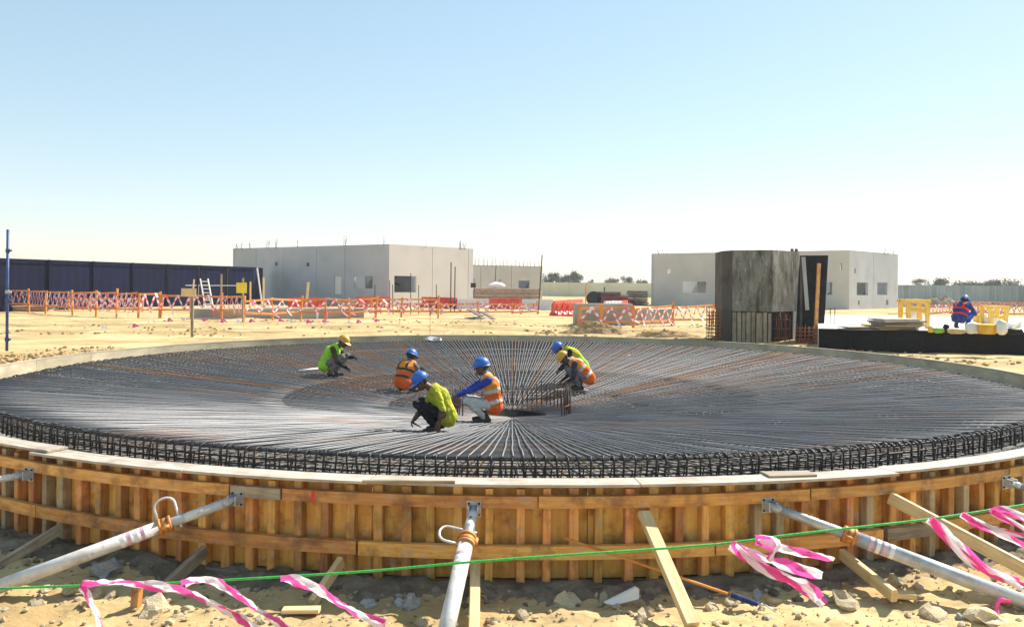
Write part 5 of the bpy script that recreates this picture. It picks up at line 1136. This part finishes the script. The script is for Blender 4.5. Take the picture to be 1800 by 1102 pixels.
lump('white_jug', 'tall white jug beside the blue-clad worker', 1709, 586, 24, 20, 'sack_white', 3, 'jug')
lump('white_sack', 'tall white sack at the right end of the heap', 1760, 588, 18, 26, 'sack_white', 4, grp=SK)
lump('beige_sack', 'beige sack lying at the slab edge before the worker', 1681, 586, 30, 10, 'sack_beige', 5, grp=SK)
lump('green_bag', 'bright green bag at the slab edge', 1650, 585, 18, 10, 'green_bag', 6, 'bag')
lump('black_bag', 'small black bag between green bag and beige sack', 1663, 583, 10, 14, 'black_item', 8, 'bag')
lump('black_box', 'black lump at the right edge of the slab', 1784, 588, 26, 12, 'black_item', 9, 'box')
lump('pink_bundle', 'pinkish bundle of tape behind the black lump', 1784, 576, 26, 9, 'tape_white', 10, 'bundle')
lump('yellow_crate', 'small yellow tub at the left end of the panel stack', 1557, 569, 12, 10, 'sack_yellow', 11, 'tub')
lump('yellow_sack', 'yellow sack slumped against the yellow bucket', 1716, 580, 18, 13, 'sack_yellow', 21, grp=SK)
lump('yellow_sack', 'small yellow sack low between bucket and tall white sack', 1749, 585, 12, 12, 'sack_yellow', 22, grp=SK)
lump('orange_tub', 'small orange tub in front of the yellow trestle', 1636, 584, 11, 11, 'yellow_timber', 23, 'tub')
for (x0, y0, x1, y1, lb) in ((1640, 583, 1672, 571, 'pale board leaning by the green bag'), (1770, 587, 1795, 566, 'pale stick slanting over the black lump'), (1562, 571, 1606, 566, 'grey board lying askew on top of the panel stack')):
    a = on_slab(x0, y0); b = at_y(x1, y1, a.y + 0.25); tag(beam_obj('leaning_board', a + Vector((0, 0, 0.02 if 'askew' not in lb else 0.33)), b if 'askew' not in lb else Vector((b.x, b.y, a.z + 0.36)), 0.09, 0.025, 'timber_pale' if 'pale' in lb else 'timber_grey'), lb, 'board')
planks('short orange offcuts lying on the flat dark boards', 1515, 1560, 577, 0.12, 0.3, 2, ['yellow_timber'], 8, 'timber_offcuts')
p = G(1517, 545); lump('plastic_sheet', 'white plastic sheet crumpled before the right shell', 1517, 543, 22, 9, 'sack_white', 14, 'sheet', z=GZ)

# ------------------------------------------------------------------ small things on the mat
p = mat_hit(1004, 688); wb = beam_obj('work_board', p + Vector((-0.33, 0, 0.02)), p + Vector((0.36, 0.02, 0.02)), 0.22, 0.03, 'plank'); tag(wb, 'short pale board laid on the mat under the yellow-helmeted worker at right', 'board')
p = mat_hit(526, 654); q = mat_hit(560, 652); mb = MB(); mb.tube([(0, 0, 0.03), q - p + Vector((0, 0, 0.06))], 0.022, 8); tag(mb.build('pale_pipe', 'tape_white', None, p, smooth=True), 'short pale pipe lying on the mat behind the green-vested worker', 'pipe')
p = mat_hit(760, 600); mb = MB()
rg = random.Random(2); pts = [(rg.uniform(-.28, .28), rg.uniform(-.2, .2), rg.uniform(0.01, 0.13)) for _ in range(26)]
for i in range(0, 24): mb.quad(pts[i], pts[i + 1], pts[(i + 5) % 26], pts[(i + 3) % 26])
tag(mb.build('plastic_scrap', 'tape_white', None, p), 'crumpled clear plastic scrap on the mat near the far rim', 'plastic')

# ------------------------------------------------------------------ people
DG = None
def ik(a, b, l1, l2, pole):
    d = b - a; L = d.length
    if L > (l1 + l2) * 0.995: b = a + d * ((l1 + l2) * 0.995 / L); d = b - a; L = d.length
    x = (l1 * l1 - l2 * l2 + L * L) / (2 * L); h = math.sqrt(max(0, l1 * l1 - x * x)); u = d / L; p = pole - u * pole.dot(u); p.normalize(); return a + u * x + p * h, b
def remesh(mb, vox, smooth_it=4):
    me = bpy.data.meshes.new('tmp'); me.from_pydata(mb.v, [], mb.f); o = bpy.data.objects.new('tmp', me); COL.objects.link(o)
    m = o.modifiers.new('r', 'REMESH'); m.mode = 'VOXEL'; m.voxel_size = vox
    if smooth_it: s_ = o.modifiers.new('s', 'SMOOTH'); s_.factor = 0.5; s_.iterations = smooth_it
    dg = bpy.context.evaluated_depsgraph_get(); ev = o.evaluated_get(dg); out = bpy.data.meshes.new_from_object(ev); bpy.data.objects.remove(o); return out
def paint(me, caps, mats):
    """give every face the material of the limb it belongs to"""
    n = len(me.polygons); c = np.empty(n * 3); me.polygons.foreach_get('center', c); c = c.reshape(-1, 3)
    best = np.full(n, 1e9); idx = np.zeros(n, int); tt = np.zeros(n)
    for (p0, p1, r0, r1, lab) in caps:
        a, b = np.array(p0), np.array(p1); d = b - a; L2 = max(d @ d, 1e-9); t = np.clip((c - a) @ d / L2, 0, 1); dist = np.linalg.norm(c - (a + t[:, None] * d), axis=1) - (r0 + (r1 - r0) * t)
        q = dist < best; best[q] = dist[q]; idx[q] = mats.index(lab)
    for m in mats: me.materials.append(MATS[m])
    me.polygons.foreach_set('material_index', idx.astype(np.int32)); me.polygons.foreach_set('use_smooth', np.ones(n, bool)); return c
def person(label, foot, yaw, J, col, vest=None, hat='hat_blue', sc=1.0):
    """J: hip, knee, neck, head (forward, up), pitch of the head, hands l/r (forward, left, up)"""
    f = Vector((math.cos(yaw), math.sin(yaw), 0)); l = Vector((-math.sin(yaw), math.cos(yaw), 0)); U = Vector((0, 0, 1))
    def W(a, b, c): return f * a + l * b + U * c
    root = thing('person', label, 'person', foot, 'workers on the site')
    root.scale = (sc, sc, sc)
    hipf, hipz = J['hip']; neck = W(J['neck'][0], 0, J['neck'][1]); pel = W(hipf, 0, hipz); head = W(J['head'][0], J.get('hturn', 0), J['head'][1]); pitch = J['pitch']; hy = J.get('hyaw', 0)
    sp_ = (neck - pel).normalized(); bk = sp_.cross(l).normalized()          # bk points to the back or front
    fr = l.cross(sp_).normalized(); fr = fr if fr.dot(f) > 0 or fr.z < 0 else -fr
    caps = []; C = lambda a, b, r0, r1, lab: caps.append((tuple(a), tuple(b), r0, r1, lab))
    sh, pt, sl_ = col['shirt'], col['pants'], col.get('sleeve', col['shirt'])
    chest = pel.lerp(neck, 0.70) - fr * 0.035; waist = pel.lerp(neck, 0.32) - fr * 0.03; shl = pel.lerp(neck, 0.90) - fr * 0.01
    # trunk
    C(pel + l * 0.075, pel - l * 0.075, 0.118, 0.118, pt); C(pel + l * 0.06, waist + l * 0.05, 0.122, 0.118, sh); C(pel - l * 0.06, waist - l * 0.05, 0.122, 0.118, sh)
    C(waist + l * 0.05, chest + l * 0.075, 0.118, 0.130, sh); C(waist - l * 0.05, chest - l * 0.075, 0.118, 0.130, sh); C(waist, chest + fr * 0.03, 0.12, 0.132, sh)
    C(chest + l * 0.08, shl + l * 0.12, 0.125, 0.085, sh); C(chest - l * 0.08, shl - l * 0.12, 0.125, 0.085, sh); C(chest, neck - sp_ * 0.03, 0.12, 0.068, sh)
    # head frame
    hd = (f * math.cos(hy) + l * math.sin(hy)); hr = U.cross(hd).normalized(); hf = hd * math.cos(pitch) - U * math.sin(pitch); hu = hf.cross(hr).normalized(); hu = hu if hu.dot(U) > 0 else -hu
    H = lambda a, b, c: head + hf * a + hr * b + hu * c
    C(neck - sp_ * 0.04, H(-0.02, 0, -0.06), 0.058, 0.052, 'skin')
    C(H(-0.025, 0, 0.02), H(0.02, 0, 0.025), 0.090, 0.086, 'hair'); C(H(0.035, 0, 0.0), H(0.04, 0, -0.055), 0.068, 0.055, 'skin'); C(H(0.062, 0, -0.085), H(0.045, 0, -0.085), 0.034, 0.045, 'skin')
    C(H(0.103, 0, 0.0), H(0.117, 0, -0.03), 0.010, 0.015, 'skin'); C(H(0.085, -0.03, 0.013), H(0.085, 0.03, 0.013), 0.017, 0.017, 'skin')
    C(H(0.097, -0.018, -0.068), H(0.097, 0.018, -0.068), 0.009, 0.009, 'skin')
    for s in (-1, 1): C(H(-0.005, s * 0.082, 0.005), H(0.003, s * 0.086, -0.035), 0.018, 0.012, 'skin'); C(H(0.03, s * 0.045, -0.02), H(0.04, s * 0.03, -0.07), 0.045, 0.035, 'skin')
    # legs
    spread = J.get('spread', 0.17)
    for s in (-1, 1):
        k = J['kneeL'] if s > 0 and 'kneeL' in J else J['knee']; an = J['ankL'] if s > 0 and 'ankL' in J else J.get('ank', (0.0, 0.09)); off = J.get('step', 0.0) * s
        hip = pel + l * s * 0.085; kn = W(k[0] + off, s * spread, k[1]); ak = W(an[0] + off, s * spread * 0.8, an[1])
        C(hip, kn, 0.098, 0.066, pt); C(kn, ak, 0.066, 0.050, pt); C(kn.lerp(ak, 0.35) - f * 0.03, kn.lerp(ak, 0.6) - f * 0.015, 0.056, 0.05, pt)
        C(ak - U * 0.035 - f * 0.045, ak - U * 0.035 + f * 0.05, 0.045, 0.045, 'boot'); C(ak - U * 0.05 + f * 0.05 + l * s * 0.01, ak - U * 0.055 + f * 0.165 + l * s * 0.025, 0.043, 0.034, 'boot'); C(ak + U * 0.03, ak - U * 0.03, 0.053, 0.05, 'boot')
    # arms and five-fingered hands
    for s, key in ((1, 'L'), (-1, 'R')):
        sd = shl + l * s * 0.178 - sp_ * 0.01; tgt = W(*J['hand' + key]); pole = (-f * 0.5 + l * s * 0.8 - U * 0.4); el, wr = ik(sd, tgt, 0.29, 0.26, pole)
        C(shl + l * s * 0.11, sd, 0.075, 0.068, sl_ if col.get('sleeve') else sh); C(sd, el, 0.064, 0.05, sl_); C(el, wr, 0.05, 0.036, col.get('forearm', sl_))
        d = (wr - el).normalized(); pn = (l * s * -0.6 - U * 0.8); pn = (pn - d * pn.dot(d)).normalized(); sdv = d.cross(pn).normalized()
        sdv = sdv if sdv.dot(f - l * s * 0.5) > 0 else -sdv
        hn = col.get('glove', 'skin'); palm = wr + d * 0.055
        C(wr, wr + d * 0.02, 0.032, 0.03, hn)
        for q in (-0.027, -0.009, 0.009, 0.027): C(wr + d * 0.02 + sdv * q * 0.7, wr + d * 0.085 + sdv * q, 0.016, 0.013, hn)
        for q, L_ in ((-0.031, 0.056), (-0.0105, 0.070), (0.0105, 0.074), (0.031, 0.066)):
            b0 = wr + d * 0.09 + sdv * q; b1 = b0 + (d * 0.8 + pn * 0.6).normalized() * L_ * 0.5; b2 = b1 + (d * 0.25 + pn).normalized() * L_ * 0.5; C(b0, b1, 0.0098, 0.009, hn); C(b1, b2, 0.009, 0.0078, hn)
        t0 = wr + d * 0.03 + sdv * 0.028; t1 = t0 + (d * 0.6 + sdv * 0.7 + pn * 0.4).normalized() * 0.04; t2 = t1 + (d * 0.6 + pn * 0.8 - sdv * 0.1).normalized() * 0.034; C(t0, t1, 0.0135, 0.0115, hn); C(t1, t2, 0.0115, 0.009, hn)
        J['_w' + key] = (wr, d, pn)
    mb = MB()
    for c in caps: mb.capsule(c[0], c[1], c[2], c[3], 12)
    me = remesh(mb, 0.0078, 3); me.name = 'body'
    # folds of the clothes
    mats = []
    for c in caps:
        if c[4] not in mats: mats.append(c[4])
    paint(me, caps, mats)
    nv = len(me.vertices); vc = np.empty(nv * 3); me.vertices.foreach_get('co', vc); vn = np.empty(nv * 3); me.vertices.foreach_get('normal', vn); vc = vc.reshape(-1, 3); vn = vn.reshape(-1, 3)
    hmask = np.linalg.norm(vc - np.array(head), axis=1) > 0.17
    for key in 'LR': hmask &= np.linalg.norm(vc - np.array(J['_w' + key][0] + J['_w' + key][1] * 0.07), axis=1) > 0.12
    sd_ = (foot.x * 3.3) % 7
    w_ = np.array([noise.noise(Vector((p[0] * 9 + sd_, p[1] * 9, p[2] * 16))) + 0.6 * noise.noise(Vector((p[0] * 22, p[1] * 22 + sd_, p[2] * 26))) if h else 0.0 for p, h in zip(vc, hmask)])
    vc += vn * (w_ * 0.0125)[:, None]; me.vertices.foreach_set('co', vc.ravel()); me.update()
    body = link('body', me, root)
    for s in (-1, 1):
        mb = MB(); mb.capsule(H(0.088, s * 0.028, -0.006), H(0.089, s * 0.028, -0.006), 0.0105, 0.0105, 8); mb.build('eye', 'eye', root, smooth=True)
    # helmet: shell with ridge, brim and peak
    mb = MB(); n = 28; rings = 9; base = len(mb.v)
    def hp(a, b, c): return tuple(H(a - 0.005, b, c + 0.035))
    for i in range(rings):
        e = math.pi / 2 * i / rings
        for j in range(n):
            a = 2 * math.pi * j / n; ridge = 1 + 0.05 * math.exp(-(math.sin(a) * math.cos(e) / 0.16) ** 2) * math.sin(e)
            mb.v.append(hp(0.135 * math.cos(a) * math.cos(e) ** 0.85, 0.113 * math.sin(a) * math.cos(e) ** 0.85, 0.128 * math.sin(e) * ridge))
    mb.v.append(hp(0, 0, 0.134)); top = len(mb.v) - 1
    for i in range(rings - 1):
        for j in range(n): mb.face((base + i * n + j, base + i * n + (j + 1) % n, base + (i + 1) * n + (j + 1) % n, base + (i + 1) * n + j))
    for j in range(n): mb.face((base + (rings - 1) * n + j, base + (rings - 1) * n + (j + 1) % n, top))
    for j in range(n): mb.v.append(hp(0.118 * math.cos(2 * math.pi * j / n), 0.098 * math.sin(2 * math.pi * j / n), -0.004))
    b2 = len(mb.v) - n
    for j in range(n): mb.face((base + j, b2 + j, b2 + (j + 1) % n, base + (j + 1) % n))
    helmet = mb.build('helmet', hat, root, smooth=True)
    mb = MB(); R0 = []; R1 = []
    for j in range(n):
        a = 2 * math.pi * j / n; ex = 0.012 + 0.05 * max(0, math.cos(a)) ** 1.6
        for (k, z) in ((0.0, 0.006), (1.0, -0.006 - 0.012 * max(0, math.cos(a))), (1.0, -0.012 - 0.012 * max(0, math.cos(a))), (0.0, -0.006)):
            mb.v.append(hp((0.134 + ex * k) * math.cos(a), (0.112 + ex * k * 0.8) * math.sin(a), z))
    for j in range(n):
        j2 = (j + 1) % n
        for k in range(4): mb.face((j * 4 + k, j * 4 + (k + 1) % 4, j2 * 4 + (k + 1) % 4, j2 * 4 + k))
    mb.build('brim', hat, helmet, smooth=False)
    if vest:
        vc_, stripe, low = vest['col'], vest.get('stripe', 'reflect'), vest.get('low', vest['col'])
        vcaps = []; V = lambda a, b, r0, r1: vcaps.append((tuple(a), tuple(b), r0, r1))
        e = 0.027; dp = sp_ * vest.get('drop', 0.02)
        V(pel.lerp(waist, 0.15) - dp + l * 0.06, waist + l * 0.05, 0.124 + e, 0.110 + e); V(pel.lerp(waist, 0.15) - dp - l * 0.06, waist - l * 0.05, 0.124 + e, 0.110 + e)
        V(waist + l * 0.05, chest + l * 0.075, 0.110 + e, 0.118 + e); V(waist - l * 0.05, chest - l * 0.075, 0.110 + e, 0.118 + e); V(waist, chest + fr * 0.03, 0.11 + e, 0.12 + e)
        V(chest + l * 0.075, shl + l * 0.105, 0.115 + e, 0.08 + e); V(chest - l * 0.075, shl - l * 0.105, 0.115 + e, 0.08 + e); V(chest, neck - sp_ * 0.075, 0.11 + e, 0.07 + e)
        mb = MB()
        for c in vcaps: mb.capsule(c[0], c[1], c[2], c[3], 12)
        me = remesh(mb, 0.012, 3); me.name = 'vest'; n_ = len(me.polygons); c = np.empty(n_ * 3); me.polygons.foreach_get('center', c); c = c.reshape(-1, 3)
        s = (c - np.array(pel)) @ np.array(sp_); lat = (c - np.array(pel)) @ np.array(l); mi = np.zeros(n_, np.int32); Lh = (neck - pel).length
        mi[s < 0.44 * Lh] = 2
        for b0 in (0.10, 0.46): mi[(s > b0 * Lh) & (s < b0 * Lh + 0.055)] = 1
        mi[(np.abs(np.abs(lat) - 0.105) < 0.026) & (s > 0.46 * Lh)] = 1
        for m in (vc_, stripe, low): me.materials.append(MATS[m])
        me.polygons.foreach_set('material_index', mi); me.polygons.foreach_set('use_smooth', np.ones(n_, bool))
        nv = len(me.vertices); q = np.empty(nv * 3); me.vertices.foreach_get('co', q); qn = np.empty(nv * 3); me.vertices.foreach_get('normal', qn); q = q.reshape(-1, 3); qn = qn.reshape(-1, 3)
        w2 = np.array([noise.noise(Vector((p[0] * 8 + sd_, p[1] * 8, p[2] * 13))) + 0.5 * noise.noise(Vector((p[0] * 19, p[1] * 19, p[2] * 24))) for p in q]); q += qn * (w2 * 0.013)[:, None]; me.vertices.foreach_set('co', q.ravel()); me.update()
        link('vest', me, root)
    return root, J
def pliers(J, key, root, label):
    wr, d, pn = J['_w' + key]; c = root.location + (wr + d * 0.07 + pn * 0.03) * root.scale.x; t = thing('tying_pliers', label, 'pliers', c)
    mb = MB(); s = d.cross(pn).normalized()
    mb.tube([s * 0.02 - pn * 0.02, s * 0.006 + pn * 0.06, s * -0.004 + pn * 0.12], [0.007, 0.007, 0.005], 6); mb.tube([s * -0.02 - pn * 0.02, s * -0.006 + pn * 0.06, s * 0.004 + pn * 0.12], [0.007, 0.007, 0.005], 6); mb.build('jaws', 'dark_rod', t, smooth=True)
SQ = dict(hip=(-0.16, 0.24), knee=(0.27, 0.45), neck=(0.07, 0.68), head=(0.20, 0.79), pitch=0.6, handL=(0.3, 0.1, 0.2), handR=(0.3, -0.1, 0.2))
def J_(**k): d = dict(SQ); d.update(k); return d
FT = Vector((0, 0, 0.0))
r, J = person('squatting worker in lime shirt and blue helmet, nearest the viewer', mat_hit(768, 758), R_(192), J_(hip=(-0.15, 0.23), neck=(0.06, 0.66), head=(0.25, 0.765), pitch=0.62, handL=(0.02, 0.29, 0.13), handR=(0.36, 0.02, 0.18), spread=0.15, step=0.05), dict(shirt='cl_lime', pants='cl_black', forearm='skin'), dict(col='cl_lime', stripe='cl_lime', drop=0.035), 'hat_blue', 0.86)
pliers(J, 'R', r, 'small dark tying pliers in the hand of the lime-shirted worker')
r, J = person('upright squatting worker in orange vest over blue sleeves, reaching left', mat_hit(852, 742), R_(186), J_(hip=(-0.14, 0.27), knee=(0.29, 0.36), neck=(-0.02, 0.74), head=(0.06, 0.885), pitch=0.12, handL=(0.44, 0.05, 0.44), handR=(0.46, -0.1, 0.42), spread=0.16), dict(shirt='cl_blue', pants='cl_light'), dict(col='hv_amber', low='hv_orange'), 'hat_blue', 1.04)
person('worker in orange vest and blue helmet seen from behind, left of centre', mat_hit(716, 688), R_(58), J_(hip=(-0.15, 0.22), neck=(0.05, 0.60), head=(0.12, 0.73), pitch=0.45, handL=(0.34, 0.1, 0.25), handR=(0.34, -0.12, 0.22)), dict(shirt='cl_grey', pants='cl_dark'), dict(col='hv_amber', low='hv_orange', stripe='cl_brown'), 'hat_blue')
r, J = person('squatting worker in bright green vest and yellow helmet, far left of the mat', mat_hit(585, 661), R_(-8), J_(hip=(-0.17, 0.24), neck=(0.10, 0.66), head=(0.235, 0.76), pitch=0.5, handL=(0.44, 0.08, 0.42), handR=(0.34, -0.1, 0.2)), dict(shirt='cl_brown', pants='cl_grey', forearm='cl_black', glove='cl_black'), dict(col='hv_lime', low='hv_lime', stripe='hv_lime'), 'hat_yellow')
person('bending worker in lime vest and blue helmet behind the orange-vested one', mat_hit(1018, 672), R_(184), J_(hip=(-0.08, 0.36), knee=(0.24, 0.47), neck=(0.30, 0.74), head=(0.48, 0.76), pitch=0.75, handL=(0.45, 0.1, 0.3), handR=(0.45, -0.1, 0.28)), dict(shirt='cl_black', pants='cl_dark'), dict(col='cl_lime', low='hv_lime', stripe='cl_lime'), 'hat_blue')
pw = mat_hit(1018, 688); pw.z += 0.04
person('hunched worker in orange vest and yellow helmet at the right of the pit', pw, R_(184), J_(hip=(-0.2, 0.25), knee=(0.24, 0.44), neck=(0.18, 0.62), head=(0.345, 0.68), pitch=0.85, handL=(0.32, 0.13, 0.16), handR=(0.36, -0.05, 0.2)), dict(shirt='cl_purple', pants='cl_grey', forearm='cl_purple'), dict(col='hv_amber', low='hv_orange'), 'hat_yellow')
person('crouching worker in blue overalls, red-striped vest and blue helmet on the slab', on_slab(1690, 578), R_(38), J_(hip=(-0.14, 0.30), knee=(0.25, 0.42), neck=(0.10, 0.68), head=(0.2, 0.76), pitch=0.6, handL=(0.42, 0.1, 0.4), handR=(0.42, -0.1, 0.4)), dict(shirt='cl_navy', pants='cl_blue'), dict(col='cl_navy', low='cl_navy', stripe='hv_red'), 'hat_blue')

# ------------------------------------------------------------------ dusty air
mb = MB(); mb.box((-6500, -400, -4.8), (6500, 9400, 5.4))
hz = bpy.data.materials.new('dusty_air'); hz.use_nodes = True; hn = hz.node_tree.nodes; hn.remove(hn['Principled BSDF'])
pv = hn.new('ShaderNodeVolumePrincipled'); pv.inputs['Color'].default_value = (0.94, 0.97, 1.0, 1); pv.inputs['Density'].default_value = 0.0006; pv.inputs['Anisotropy'].default_value = 0.2
hz.node_tree.links.new(pv.outputs[0], hn['Material Output'].inputs['Volume']); MATS['dusty_air'] = hz
tag(mb.build('haze', 'dusty_air', kind='stuff'), 'thin pale dusty haze lying over the whole site', 'haze')
